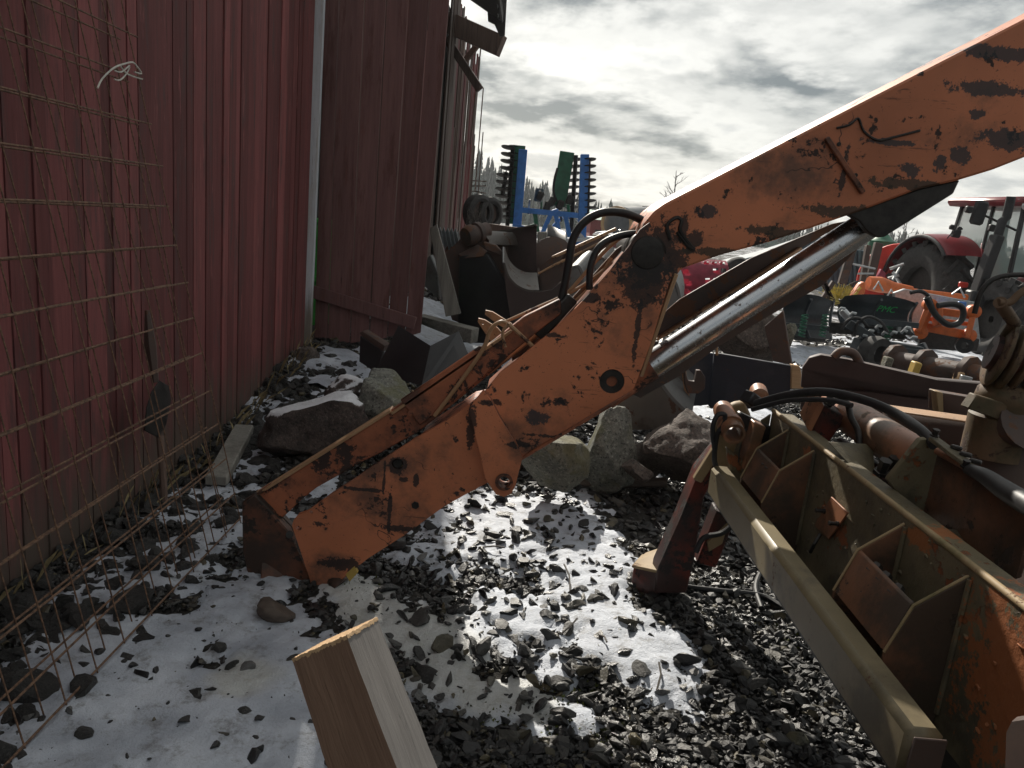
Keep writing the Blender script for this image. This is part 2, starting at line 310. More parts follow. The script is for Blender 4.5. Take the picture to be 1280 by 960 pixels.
# ------------------------------------------------------------------ mesh helpers
def put(name, me, mat, parent=None):
    o = bpy.data.objects.new(name, me); COL.objects.link(o)
    if mat is not None:
        for mm in (mat if isinstance(mat, (list, tuple)) else [mat]): me.materials.append(mm)
    if parent is not None:
        o.parent = parent; o.matrix_parent_inverse = world_of(parent).inverted()
    return o
def world_of(o):
    return Matrix.Translation(o.location) @ o.rotation_euler.to_matrix().to_4x4() if o.parent is None else Matrix.Identity(4)
def thing(name, label, cat, loc=(0, 0, 0), group=None):
    o = bpy.data.objects.new(name, None); COL.objects.link(o); o.location = loc; o.empty_display_size = .1
    tag(o, label, cat, group); return o
def tag(o, label=None, cat=None, group=None, kind=None):
    for k, v in (('label', label), ('category', cat), ('group', group), ('kind', kind)):
        if v: o[k] = v
    return o
class MB:
    def __init__(s): s.b = bmesh.new()
    def poly(s, pts, ext=None, bev=0.0):
        """polygon of 3-D points, extruded by the vector ext"""
        b = bmesh.new(); vs = [b.verts.new(p) for p in pts]; f = b.faces.new(vs)
        if ext is not None:
            r = bmesh.ops.extrude_face_region(b, geom=[f]); nv = [x for x in r['geom'] if isinstance(x, bmesh.types.BMVert)]
            bmesh.ops.translate(b, verts=nv, vec=Vector(ext))
            bmesh.ops.recalc_face_normals(b, faces=b.faces[:])
            if bev: bmesh.ops.bevel(b, geom=b.edges[:], offset=bev, segments=1, affect='EDGES', clamp_overlap=True)
        s._add(b); return s
    def slab(s, pix, Y, depth, bev=.004):
        return s.poly([P(u, v, Y) for u, v in pix], (0, depth, 0), bev)
    def box(s, c, size, rot=None, bev=0.0):
        b = bmesh.new(); bmesh.ops.create_cube(b, size=1)
        bmesh.ops.scale(b, vec=Vector(size), verts=b.verts)
        if bev: bmesh.ops.bevel(b, geom=b.edges[:], offset=bev, segments=1, affect='EDGES', clamp_overlap=True)
        if rot is not None: bmesh.ops.transform(b, matrix=rot.to_4x4(), verts=b.verts)
        bmesh.ops.translate(b, vec=Vector(c), verts=b.verts); s._add(b); return s
    def bar(s, a, c, w, h, up=(0, 0, 1), bev=.003):
        a = Vector(a); c = Vector(c); d = (c-a); L = d.length; d.normalize(); u = Vector(up); x = d.cross(u)
        if x.length < 1e-4: x = d.cross(Vector((1, 0, 0)))
        x.normalize(); u = x.cross(d)
        M = Matrix((x, d, u)).transposed(); return s.box((a+c)/2, (w, L, h), M, bev)
    def tube(s, pts, r, n=8, smooth=0, cap=True):
        pts = [Vector(p) for p in pts]
        if smooth: pts = spline(pts, smooth)
        rr = r if isinstance(r, (list, tuple)) else [r]*len(pts)
        if len(rr) != len(pts): rr = [float(z) for z in np.interp(np.linspace(0, 1, len(pts)), np.linspace(0, 1, len(rr)), rr)]
        b = s.b; rings = []; d0 = (pts[1]-pts[0]).normalized(); x = d0.orthogonal().normalized()
        for i, p in enumerate(pts):
            d = (pts[min(i+1, len(pts)-1)]-pts[max(i-1, 0)]).normalized()
            x = (x-d*x.dot(d)).normalized(); y = d.cross(x)
            rings.append([b.verts.new(p+rr[i]*(math.cos(2*math.pi*k/n)*x+math.sin(2*math.pi*k/n)*y)) for k in range(n)])
        for i in range(len(rings)-1):
            for k in range(n):
                b.faces.new((rings[i][k], rings[i][(k+1) % n], rings[i+1][(k+1) % n], rings[i+1][k])).smooth = n > 5
        if cap: b.faces.new(rings[0][::-1]); b.faces.new(rings[-1])
        return s
    def lathe(s, c, axis, prof, n=24, closed=False, flat=False):
        """prof: list of (distance along axis, radius)"""
        c = Vector(c); a = Vector(axis).normalized(); x = a.orthogonal().normalized(); y = a.cross(x); b = s.b; rings = []
        for t, r in prof:
            rings.append([b.verts.new(c+a*t+max(r, 1e-4)*(math.cos(2*math.pi*k/n)*x+math.sin(2*math.pi*k/n)*y)) for k in range(n)])
        for i in range(len(rings)-1+(1 if closed else 0)):
            A, B = rings[i], rings[(i+1) % len(rings)]
            for k in range(n): b.faces.new((A[k], A[(k+1) % n], B[(k+1) % n], B[k])).smooth = not flat
        if not closed:
            b.faces.new(rings[0][::-1]); b.faces.new(rings[-1])
        return s
    def hull_rock(s, c, rad, seed, cuts=7, sub=3, rot=None, amp=.12):
        b = bmesh.new(); bmesh.ops.create_icosphere(b, subdivisions=sub, radius=1); rd = random.Random(seed)
        pl = []
        for _ in range(cuts):
            n = Vector((rd.gauss(0, 1), rd.gauss(0, 1), rd.gauss(0, 1))).normalized(); pl.append((n, rd.uniform(.45, .8)))
        o = Vector((seed*3.3, seed*1.7, seed*.9))
        for v in b.verts:
            q = v.co.copy()
            for n, d in pl:
                k = q.dot(n)
                if k > d: q -= n*(k-d)*.97
            q *= 1+amp*mnoise.fractal(q*1.6+o, .9, 2.0, 7 if sub > 3 else 4)
            v.co = Vector((q.x*rad[0], q.y*rad[1], q.z*rad[2]))
        if rot is not None: bmesh.ops.transform(b, matrix=rot.to_4x4(), verts=b.verts)
        bmesh.ops.translate(b, vec=Vector(c), verts=b.verts)
        for f in b.faces: f.smooth = False
        s._add(b); return s
    def _add(s, b):
        me = bpy.data.meshes.new('tmp'); b.to_mesh(me); b.free(); s.b.from_mesh(me); bpy.data.meshes.remove(me)
    def build(s, name, mat, parent=None, label=None, kind=None):
        bmesh.ops.recalc_face_normals(s.b, faces=s.b.faces[:])
        me = bpy.data.meshes.new(name); s.b.to_mesh(me); s.b.free(); me.set_sharp_from_angle(angle=R(38)); o = put(name, me, mat, parent)
        if label: o['label'] = label
        if kind: o['kind'] = kind
        return o
def spline(pts, k):
    out = []
    for i in range(len(pts)-1):
        p0, p1, p2, p3 = pts[max(i-1, 0)], pts[i], pts[i+1], pts[min(i+2, len(pts)-1)]
        for j in range(k):
            t = j/k; out.append(.5*((2*p1)+(p2-p0)*t+(2*p0-5*p1+4*p2-p3)*t*t+(3*p1-p0-3*p2+p3)*t**3))
    out.append(pts[-1]); return out
def rotm(x=0, y=0, z=0): return (Matrix.Rotation(R(z), 3, 'Z') @ Matrix.Rotation(R(y), 3, 'Y') @ Matrix.Rotation(R(x), 3, 'X'))
def rawmesh(name, V, Fc, mat, kind=None, smooth=False, attr=None):
    me = bpy.data.meshes.new(name); V = np.asarray(V, np.float32); Fc = np.asarray(Fc, np.int32); k = Fc.shape[1]
    me.vertices.add(len(V)); me.vertices.foreach_set('co', V.ravel())
    me.loops.add(Fc.size); me.loops.foreach_set('vertex_index', Fc.ravel())
    me.polygons.add(len(Fc)); me.polygons.foreach_set('loop_start', np.arange(0, Fc.size, k, dtype=np.int32)); me.polygons.foreach_set('loop_total', np.full(len(Fc), k, np.int32))
    me.polygons.foreach_set('use_smooth', np.full(len(Fc), bool(smooth)))
    me.update(calc_edges=True)
    if attr is not None:
        a = me.attributes.new(attr[0], 'FLOAT', 'POINT'); a.data.foreach_set('value', np.asarray(attr[1], np.float32))
    o = put(name, me, mat)
    if kind: o['kind'] = kind
    return o

# ------------------------------------------------------------------ ground, snow, gravel
BL = [(560, 640, .28), (620, 640, .33), (690, 655, .33), (600, 668, .22), (650, 700, .22), (720, 700, .28), (705, 740, .24), (760, 760, .2), (690, 785, .2), (640, 765, .10), (750, 800, .18), (800, 795, .17), (790, 840, .13), (830, 850, .10), (700, 835, .10), (690, 888, .07), (650, 868, .08), (725, 892, .06), (590, 862, .10), (560, 840, .11), (610, 740, .08), (560, 715, .08), (520, 690, .09), (840, 815, .1),
      (60, 945, .3), (150, 900, .4), (250, 850, .4), (330, 885, .28), (280, 780, .3), (200, 800, .3), (225, 720, .22), (275, 665, .22), (240, 640, .15), (290, 620, .18), (150, 745, .16), (330, 945, .22), (230, 960, .3), (100, 800, .16), (180, 690, .12), (30, 870, .2), (220, 620, .12), (360, 900, .16), (370, 840, .13), (380, 950, .12),
      (330, 535, .14), (312, 565, .14), (430, 450, .28), (400, 475, .2), (360, 505, .15), (340, 500, .12), (500, 460, .3), (445, 485, .2), (300, 590, .14), (380, 610, .12), (395, 455, .2),
      (535, 385, .5), (560, 425, .4), (1000, 440, .8), (1190, 445, 1.1), (930, 520, .3), (900, 525, .25), (950, 540, .2), (1230, 450, 1.0), (1060, 440, .3), (880, 515, .2), (600, 440, .5), (540, 405, .5), (1150, 450, .4), (760, 560, .15), (730, 590, .1), (800, 597, .12)]
ICE = [(465, 760, .13), (520, 790, .15), (560, 830, .13), (605, 862, .09), (440, 735, .10), (480, 790, .1), (660, 880, .07), (300, 850, .08)]
def blobs(L, x, y):
    m = np.full(np.shape(x), -9.0)
    for u, v, r in L:
        c = G(u, v); m = np.maximum(m, 1-np.hypot(x-c.x, (y-c.y)/1.15)/(r*1.8))
    return m
def snowmask(x, y):
    m = np.maximum(blobs(BL, x, y), blobs(ICE, x, y))
    n = fbm(x*4.2+50, y*4.2+20, 6, .62)
    m = np.where((y < 10), np.minimum(m, .8), m)
    return m+(n-.5)*1.9+(fbm(x*22, y*22, 3)-.5)*.7-.22
def axisgrid(lo, hi, step, far, ratio=1.18):
    a = list(np.arange(lo, hi+1e-6, step)); s = step; x = hi
    while x < far: s *= ratio; x += s; a.append(x)
    s = step; x = lo; pre = []
    while x > -far: s *= ratio; x -= s; pre.append(x)
    return np.array(pre[::-1]+a)
def grid(xs, ys, zf):
    Xg, Yg = np.meshgrid(xs, ys); Z = zf(Xg, Yg); nx, ny = len(xs), len(ys)
    V = np.stack([Xg, Yg, Z], -1).reshape(-1, 3); i = np.arange(nx*ny).reshape(ny, nx)
    Fq = np.stack([i[:-1, :-1], i[:-1, 1:], i[1:, 1:], i[1:, :-1]], -1).reshape(-1, 4); return V, Fq, Xg, Yg
V, Fq, _, _ = grid(axisgrid(-2.2, 3.0, .04, 560), axisgrid(.6, 8.0, .05, 560), gh)
rawmesh('ground', V, Fq, m_ground, 'structure', True)
def snowpart(name, xs, ys, thick):
    V, Fq, Xg, Yg = grid(xs, ys, lambda a, b: gh(a, b))
    m = snowmask(Xg, Yg); h = sstep(-.10, .5, m)*thick*(.6+.8*fbm(Xg*3, Yg*3, 3))
    V[:, 2] += (h-.006).ravel()+np.where(m > 0, (fbm(Xg*30, Yg*30, 2)-.5)*.010, 0).ravel()
    ice = np.clip(blobs(ICE, Xg, Yg)*2.2+(fbm(Xg*9, Yg*9, 4)-.5)*1.5, 0, 1).ravel()
    keep = (m > -.12).ravel()[Fq].any(1); Fk = Fq[keep]; used = np.unique(Fk); mp = np.zeros(len(V), int); mp[used] = np.arange(len(used))
    return rawmesh(name, V[used], mp[Fk], m_snow, 'structure', True, ('ice', ice[used]))
snowpart('snow', np.arange(-1.95, 2.6, .018), np.arange(1.2, 5.6, .020), .024)
snowpart('snow', np.arange(-2.2, 14, .10), np.arange(5.6, 16, .12), .05)

def ico(sub):
    b = bmesh.new(); bmesh.ops.create_icosphere(b, subdivisions=sub, radius=1)
    v = np.array([x.co[:] for x in b.verts]); f = np.array([[x.index for x in q.verts] for q in b.faces]); b.free(); return v, f
def stone_shapes(sub, n):
    v, f = ico(sub); out = []
    for _ in range(n):
        q = v.copy()
        for _ in range(7):
            nn = rng.normal(size=3); nn /= np.linalg.norm(nn); d = rng.uniform(.22, .62); k = q@nn
            q -= np.outer(np.clip(k-d, 0, None), nn)
        q *= 1+rng.normal(size=(len(q), 1))*.05
        out.append(q*np.array([1.15, rng.uniform(.5, .95), rng.uniform(.36, .75)]))
    return out, f
def scatter(name, xy, size, sub, mat, sink=.25, lift=None, nshape=14):
    shapes, f = stone_shapes(sub, nshape); n = len(xy); nv = len(shapes[0]); idx = rng.integers(0, nshape, n)
    S = np.stack(shapes)[idx]*size[:, None, None]
    tl = rng.normal(size=(n, 2))*.30; az = rng.uniform(0, 2*np.pi, n)
    cx, sx, cy, sy, cz, sz = np.cos(tl[:, 0]), np.sin(tl[:, 0]), np.cos(tl[:, 1]), np.sin(tl[:, 1]), np.cos(az), np.sin(az)
    x, y, z = S[..., 0], S[..., 1], S[..., 2]
    y, z = y*cx[:, None]-z*sx[:, None], y*sx[:, None]+z*cx[:, None]
    x, z = x*cy[:, None]+z*sy[:, None], -x*sy[:, None]+z*cy[:, None]
    x, y = x*cz[:, None]-y*sz[:, None], x*sz[:, None]+y*cz[:, None]
    zc = gh(xy[:, 0], xy[:, 1])+size*sink+(0 if lift is None else lift)
    V = np.stack([x+xy[:, :1], y+xy[:, 1:], z+zc[:, None]], -1).reshape(-1, 3)
    Fc = (f[None]+(np.arange(n)*nv)[:, None, None]).reshape(-1, 3)
    return rawmesh(name, V, Fc, mat, 'stuff')
def pts(n, x0, x1, y0, y1): return np.stack([rng.uniform(x0, x1, n), rng.uniform(y0, y1, n)], -1)
q = pts(46000, -1.85, 2.3, 1.25, 3.3); m = snowmask(q[:, 0], q[:, 1]); keep = m < rng.normal(-.02, .09, len(q)); q = q[keep]
s = np.clip(rng.lognormal(math.log(.0125), .5, len(q)), .005, .05); scatter('gravel', q, s, 1, m_stone, .12, rng.uniform(0, .012, len(q)))
q = pts(3000, -.9, 1.9, 1.5, 3.3); m = snowmask(q[:, 0], q[:, 1]); q = q[m < .02]
s = np.clip(rng.lognormal(math.log(.021), .3, len(q)), .015, .045); scatter('gravel', q, s, 2, m_stone, .35, rng.uniform(0, .012, len(q)))
q = pts(22000, -1.9, 3.2, 3.3, 8.0); m = snowmask(q[:, 0], q[:, 1]); q = q[m < rng.normal(-.02, .09, len(q))]
s = np.clip(rng.lognormal(math.log(.026), .4, len(q)), .012, .06); scatter('gravel', q, s, 1, m_stone, .15, rng.uniform(0, .015, len(q)))
q = pts(9000, -1.8, 13, 8, 15); m = snowmask(q[:, 0], q[:, 1]); q = q[m < 0]
s = np.clip(rng.lognormal(math.log(.05), .4, len(q)), .02, .10); scatter('gravel', q, s, 1, m_stone, .15)
# stones poking out of the snow
q = pts(2600, -.5, 1.3, 2.0, 4.4); m = snowmask(q[:, 0], q[:, 1]); q2 = q[m > -.05]+rng.normal(size=(int((m > -.05).sum()), 2))*.02; sf = np.clip(rng.lognormal(math.log(.007), .5, len(q2)), .003, .016); scatter('grit', q2, sf, 1, m_stone, .2, .008)
q = pts(2600, -.5, 1.3, 2.0, 4.4); m = snowmask(q[:, 0], q[:, 1]); q = q[m > 0][:620]
s = np.clip(rng.lognormal(math.log(.026), .38, len(q)), .012, .055); scatter('gravel', q, s, 2, m_stone, .3, .012)
q = pts(1500, -1.5, -.3, 1.3, 4.0); m = snowmask(q[:, 0], q[:, 1]); q = q[m > 0][:900]; sf = np.clip(rng.lognormal(math.log(.005), .5, len(q)), .002, .012); scatter('grit', q, sf, 1, m_stone, .2, .012)
q = pts(900, -1.5, -.4, 1.5, 4.0); m = snowmask(q[:, 0], q[:, 1]); q = q[m > 0][:170]
s = np.clip(rng.lognormal(math.log(.018), .5, len(q)), .006, .045); scatter('gravel', q, s, 2, m_stone, .25, .012)
# frozen clods and rubble along the barn foot
q = pts(2600, -1.88, -1.2, 1.6, 6.3); keep = rng.random(len(q)) < np.clip((-1.15-q[:, 0])/.5, .05, 1); q = q[keep]
s = np.clip(rng.lognormal(math.log(.03), .5, len(q)), .012, .09); scatter('rubble', q, s, 2, m_dstone, .2)

# ------------------------------------------------------------------ barn
WX = -1.9
def boxmesh(name, bev):
    mb = MB(); mb.box((0, 0, 0), (1, 1, 1)); me = bpy.data.meshes.new(name); mb.b.to_mesh(me); mb.b.free(); return me
unit = boxmesh('board_unit', 0)
def board(parent, name, mat, c, size, rot=(0, 0, 0), label=None):
    me = unit if mat is None else unit_of(mat)
    o = bpy.data.objects.new(name, me); COL.objects.link(o); o.location = c; o.scale = size; o.rotation_euler = rot
    o.parent = parent; o.matrix_parent_inverse = world_of(parent).inverted() if parent.parent is None else Matrix.Identity(4)
    if label: o['label'] = label
    return o
_um = {}
def unit_of(mat):
    if mat.name not in _um: me = unit.copy(); me.materials.append(mat); _um[mat.name] = me
    return _um[mat.name]
barn = thing('barn', 'weathered red board barn with a half open plank door', 'barn', (WX, 8, 0))
y = .2; k = 0
while y < 6.55:                                       # near wall: uneven vertical boards
    wd = random.choice([.075, .09, .11, .13, .15]) ; wd = min(wd, 6.58-y)
    zb = float(gh(WX, y))-.06+random.uniform(-.05, .06); zt = 4.40
    o = board(barn, 'board', m_barn, (WX-.012+random.uniform(-.006, .006), y+wd/2, (zb+zt)/2), (.026, wd-random.uniform(.002, .008), zt-zb), (random.uniform(-.0015, .0015), 0, random.uniform(-.025, .025)))
    y += wd; k += 1
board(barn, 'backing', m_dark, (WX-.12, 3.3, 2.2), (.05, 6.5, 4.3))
board(barn, 'corner_board', m_white, (WX+.01, 6.62, 2.3), (.10, .055, 4.2), (0, R(.3), 0), 'flaking pale blue corner board')
board(barn, 'door_post', m_old, (WX-.06, 6.69, 2.25), (.12, .07, 4.3))
y = 8.3                                               # wall beyond the doorway, silvered and broken
while y < 24:
    wd = random.choice([.14, .18, .22, .26]); zt = (6.1 if y > 13 else 4.3)+random.uniform(-.1, .1); zb = .1+(random.uniform(0, .5) if random.random() < .3 else 0)
    if y > 15 and random.random() < .35: zt -= random.uniform(.2, 2.2)
    board(barn, 'board', m_barn if random.random() < .2 else m_old, (WX+random.uniform(-.05, .05), y+wd/2, (zb+zt)/2), (.03, wd-.015-(random.random() < .15)*.05, zt-zb), (random.uniform(-.006, .006), random.uniform(-.004, .004), random.uniform(-.16, .16)))
    y += wd
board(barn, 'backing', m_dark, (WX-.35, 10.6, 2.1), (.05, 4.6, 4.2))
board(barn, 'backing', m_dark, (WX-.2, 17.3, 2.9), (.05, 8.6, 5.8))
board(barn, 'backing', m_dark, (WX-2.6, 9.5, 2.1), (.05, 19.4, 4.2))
for i, (yy, zz, ln, ax, az_) in enumerate([(17.2, 4.6, 2.4, 2, 0), (19.0, 3.8, 2.1, -3, 0), (21.0, 4.7, 2.6, 4, 2), (22.9, 3.7, 2.9, -2, 0), (23.6, 2.9, 2.2, 1.5, 0), (20.1, 2.4, 1.8, 5, 0)]):
    board(barn, 'board', m_old, (WX+.10+.05*i, yy, zz), (.03, .20, ln), (R(ax), R(az_), .05), 'loose grey board hanging from the wall')
for i in range(3):
    board(barn, 'batten', m_old, (WX+.25, 23.7, 2.25+.13*i+random.uniform(0, .1)), (.55, .06, .03), (0, R(random.uniform(-6, 6)), R(random.uniform(-10, 10))))
for i in range(18):
    board(barn, 'gable_board', m_barn, (WX-.13-i*.21, 13.0+random.uniform(-.01, .01), 5.1), (.205, .03, 2.4+i*.2), (0, random.uniform(-.006, .006), 0))
# roof: boards under tar, eave and ragged end; one rafter tail left sticking out
ex, ez, sl_ = -.88, 5.28, .52
for i in range(46):
    yy = .2+i*.34; y1 = min(yy+.335, 15.6); hi = yy > 12.9; jag = random.uniform(-.07, .05) if hi else 0
    a0 = Vector((ex+jag, (yy+y1)/2, ez-jag*sl_)) if hi else Vector((-1.79, (yy+y1)/2, 4.40)); a1 = Vector((-5.6, (yy+y1)/2, ez+sl_*(ex+5.6) if hi else 5.3))  # low near run is unseen; eave height set to place the shade edge
    if y1 <= yy: continue
    mb = MB(); mb.bar(a0, a1, y1-yy-.004, .035, (0, 0, 1), 0); mb.build('roof_board', m_slate, barn)
mb = MB(); mb.bar((ex+.03, 13.1, ez-.03), (ex+.03, 15.3, ez-.03), .03, .17, bev=0); mb.build('fascia', m_slate, barn)
mb = MB(); mb.poly([P(608, -8, 15.6), P(634, -14, 15.6), P(633, 8, 15.6), P(631, 44, 15.6), P(625, 46, 15.6), P(618, 30, 15.6), P(610, 26, 15.6)], (0, .06, 0)); mb.build('gable_scrap', m_slate, barn, 'torn end of the roof edge')
mb = MB(); mb.bar(P(560, 28, 16.6), P(627, 58, 16.2), .22, .40, bev=.01); mb.build('rafter', m_old, barn, 'rafter tail sticking out below the eave')
mb = MB(); mb.bar(P(558, 48, 16.8), P(600, 112, 16.6), .12, .16, bev=.01); mb.build('brace', m_old, barn)
mb = MB(); mb.bar(P(600, 52, 16.8), P(580, 78, 16.9), .08, .12, bev=.01); mb.build('brace', m_old, barn)
# door: swung out across the view, six planks and a slanting ledge
door_o = bpy.data.objects.new('door', None); COL.objects.link(door_o); door_o.parent = barn; door_o.matrix_parent_inverse = world_of(barn).inverted()
DY = 6.95
edges_b = [392, 409, 437, 461, 484, 506, 526]; edges_t = [408, 426, 458, 486, 515, 541, 567]
for i in range(6):
    g = [0.5, .6, .9, .9, .5, .5][i]; off = random.uniform(-.012, .012)
    q = [P(edges_b[i]+g, 434-i*3+random.uniform(-3, 3), DY+off), P(edges_b[i+1]-g, 431-i*3, DY+off-.01), P(edges_t[i+1]-g, -60, DY+off-.01), P(edges_t[i]+g, -60, DY+off)]
    MB().poly(q, (0, .028, 0), .002).build('plank', m_door, door_o)
MB().bar(P(386, 363, DY-.04), P(519, 404, DY-.05), .035, .115, (0, 0, 1), .003).build('ledge', m_door, door_o)
MB().bar(P(480, 431, DY-.03), P(505, 446, DY-.03), .03, .06).build('ledge', m_door, door_o)
# lime green tub inside the doorway
tub = MB(); tub.lathe(P(388, 415, 7.9), (.02, 0, 1), [(0, .17), (.02, .20), (.55, .24), (.57, .27), (.62, .27), (.63, .235), (1.15, .26), (1.17, .28), (1.2, .27), (1.2, .10)], 20)
tag(tub.build('plastic_barrel', m_lime), 'lime green plastic barrel in the doorway behind the pale corner board', 'barrel')

# ------------------------------------------------------------------ rebar mesh leaning on the wall
def mplane(z, off): return -1.27-.23*z-off
def mesh_sheet(name, label, off, dy, dz, ye, ys, zs):
    t = thing(name, label, 'steel mesh', (mplane(0, off), 2, 0), 'rusty reinforcing mesh sheets')
    wob = lambda: random.uniform(-.006, .006)
    y0 = -.2
    for z in zs:
        z += dz; x = mplane(z, off)+wob(); yend = ye+.0*z+random.uniform(-.02, .03)+.03*abs(z-.9)
        MB().tube([(x+wob(), y0, z+wob()), (x+wob(), 1.4, z+wob()), (x+wob(), 2.4, z+wob()), (x, yend, z)], .0041, 6, 3).build('rod', m_rod, t)
    for y in ys:
        y += dy+random.uniform(-.015, .015); ln = random.uniform(-.02, .02); a = max(.02, float(gh(mplane(0, off), y)))
        MB().tube([(mplane(2.35, off)+.009, y+ln*2, 2.35), (mplane(1.5, off)+.009+wob(), y+ln+wob(), 1.5), (mplane(.8, off)+.009+wob(), y+wob(), .8), (mplane(a-.02, off)+.009, y, a-.02)], .0027, 5, 3).build('rod', m_rod, t)
    return t
zs = [.03+.1755*i-.055 for i in range(13)]; zs = [z for z in zs if z > .0]
mesh_sheet('reinforcing_mesh', 'front rusty steel mesh sheet leaning on the red barn wall with twine tied to it', 0, 0, 0, 3.40, [1.45+.176*i for i in range(12)], [.148, .328, .504, .667, .841, 1.004, 1.166, 1.333, 1.501, 1.674, 1.850, 2.035, 2.21, .03])
mesh_sheet('reinforcing_mesh', 'rear rusty steel mesh sheet standing between the front sheet and the barn wall', .045, .06, -.018, 3.34, [1.35+.176*i for i in range(12)], [.16, .335, .51, .68, .85, 1.01, 1.175, 1.34, 1.508, 1.682, 1.857, 2.03, 2.2])
tw = MB(); c = P(147, 87, 3.05)
def tp(u, v, dy=0): return PX(u, v, mplane(1.9, 0)+.03+dy)
tw.tube([tp(122, 110), tp(128, 98), tp(142, 85), tp(155, 80), tp(166, 78), tp(172, 84), tp(177, 92), tp(168, 90)], .0035, 5, 3)
tw.tube([tp(143, 88, .01), tp(152, 90, .02), tp(162, 82, .01), tp(158, 92), tp(150, 100), tp(143, 99)], .003, 5, 3); tw.tube([tp(150, 82), tp(160, 93), tp(178, 99)], .003, 5, 3)
tag(tw.build('twine', m_twine), 'frayed pale twine knotted round the mesh high on the red wall', 'twine')
sp = thing('spade', 'rusty long handled spade stood upside down behind the mesh', 'spade', G(206, 655))
def sq(u, v, x): return PX(u, v, x)
MB().tube([sq(206, 655, -1.70), sq(204, 600, -1.72), sq(200, 545, -1.745)], .019, 8).build('shaft', m_old, sp)
MB().poly([sq(181, 538, -1.74), sq(184, 510, -1.745), sq(190, 490, -1.75), sq(200, 476, -1.755), (sq(211, 482, -1.755)), sq(214, 500, -1.75), sq(208, 530, -1.74), sq(198, 547, -1.735)], (-.006, 0, 0), .001).build('blade', m_darkst, sp)
ib = MB(); ib.tube([sq(194, 478, -1.78), sq(188, 430, -1.81), sq(184, 388, -1.83)], [.018, .03, .012], 6); tag(ib.build('iron_bar', m_rust), 'dark tapered iron bar leaning on the red wall above the spade blade', 'iron bar')
# dry grass and moss tufts at the wall foot
gr = MB()
for i in range(120):
    y = random.uniform(3.6, 6.5) if i < 95 else random.uniform(1.9, 3.6); x = WX+random.uniform(.03, .16); z = float(gh(x, y)); h = random.uniform(.05, .20)
    dx, dy = random.uniform(-.03, .12), random.uniform(-.07, .07); wd = .003
    b = gr.b; v = [b.verts.new(p) for p in ((x, y-wd, z), (x, y+wd, z), (x+dx*.5, y+dy*.5+wd*.7, z+h*.7), (x+dx, y+dy, z+h)) ]; b.faces.new((v[0], v[1], v[2])); b.faces.new((v[0], v[2], v[3]))
gr.build('dry_grass', m_straw, None, None, 'stuff')
gr = MB()
for (u, v, n_) in ((455, 735, 60), (515, 690, 30), (700, 905, 60), (760, 925, 60), (620, 900, 40), (300, 560, 60), (335, 505, 50), (980, 800, 30), (720, 870, 40)):
    for i in range(n_):
        q = G(u+random.gauss(0, 16), v+random.gauss(0, 9)); h = random.uniform(.005, .014); b = gr.b
        a = random.uniform(0, 6.28); d = Vector((math.cos(a), math.sin(a), 0))*.006; e = Vector((random.uniform(-.012, .012), random.uniform(-.012, .012), h))
        q = q+Vector((0, 0, .01)); vv = [b.verts.new(q-d), b.verts.new(q+d), b.verts.new(q+e)]; b.faces.new(vv)
gr.build('moss', m_moss, None, None, 'stuff')

# ------------------------------------------------------------------ boulders and loose stones
def stone(name, label, cat, u, v, Y, rad, seed, mat, rot=(0, 0, 0), cuts=8, group=None, sub=5):
    o = MB().hull_rock(P(u, v, Y), rad, seed, cuts, sub, rotm(*rot)).build(name, mat); return tag(o, label, cat, group)
stone('boulder', 'broad brown boulder with snow on its top left of the orange arm', 'boulder', 402, 534, 4.5, (.36, .3, .24), 3, m_rocks, (8, -12, 20), 8)
stone('boulder', 'smaller snow dusted rock leaning against the broad brown boulder', 'boulder', 446, 500, 4.9, (.24, .2, .2), 8, m_rocks, (0, 20, 60), 8)
stone('boulder', 'pale grey angular block of granite behind the arm tip', 'boulder', 487, 498, 4.7, (.29, .22, .2), 5, m_rockg, (10, 18, 10), 10)
stone('boulder', 'lichen speckled boulder half hidden under the arm elbow', 'boulder', 684, 566, 4.15, (.25, .2, .22), 21, m_rockl, (0, 30, 0), 9)
stone('boulder', 'tall grey granite boulder standing under the scoured bucket', 'boulder', 760, 563, 4.35, (.24, .19, .29), 12, m_rockg, (0, 24, 10), 9)
stone('boulder', 'dark wedge of rock filling the gap beside the tall granite boulder', 'boulder', 716, 578, 4.6, (.16, .14, .26), 31, m_rockb, (0, 12, 0), 8)
stone('boulder', 'small triangular stone at the foot of the tall granite boulder', 'boulder', 796, 588, 4.2, (.10, .08, .07), 14, m_rockb, (0, 10, 0), 10)
stone('boulder', 'rounded brown granite boulder beside the red stand', 'boulder', 858, 566, 4.35, (.28, .26, .26), 17, m_rockb, (0, 25, 30), 6)
stone('boulder', 'reddish rock wedged beside the dark plate above the navy box', 'boulder', 936, 424, 5.9, (.34, .25, .24), 23, m_rockb, (0, 0, 20), 9)
stone('boulder', 'two fist sized pale rock perched beside the black blades', 'boulder', 988, 418, 5.7, (.055, .05, .10), 27, m_rockl, (0, 10, 0), 8)
stone('boulder', 'low stone at the foot of the pale corner board', 'boulder', 383, 446, 6.1, (.12, .1, .08), 33, m_rockb, (0, 0, 0), 8)
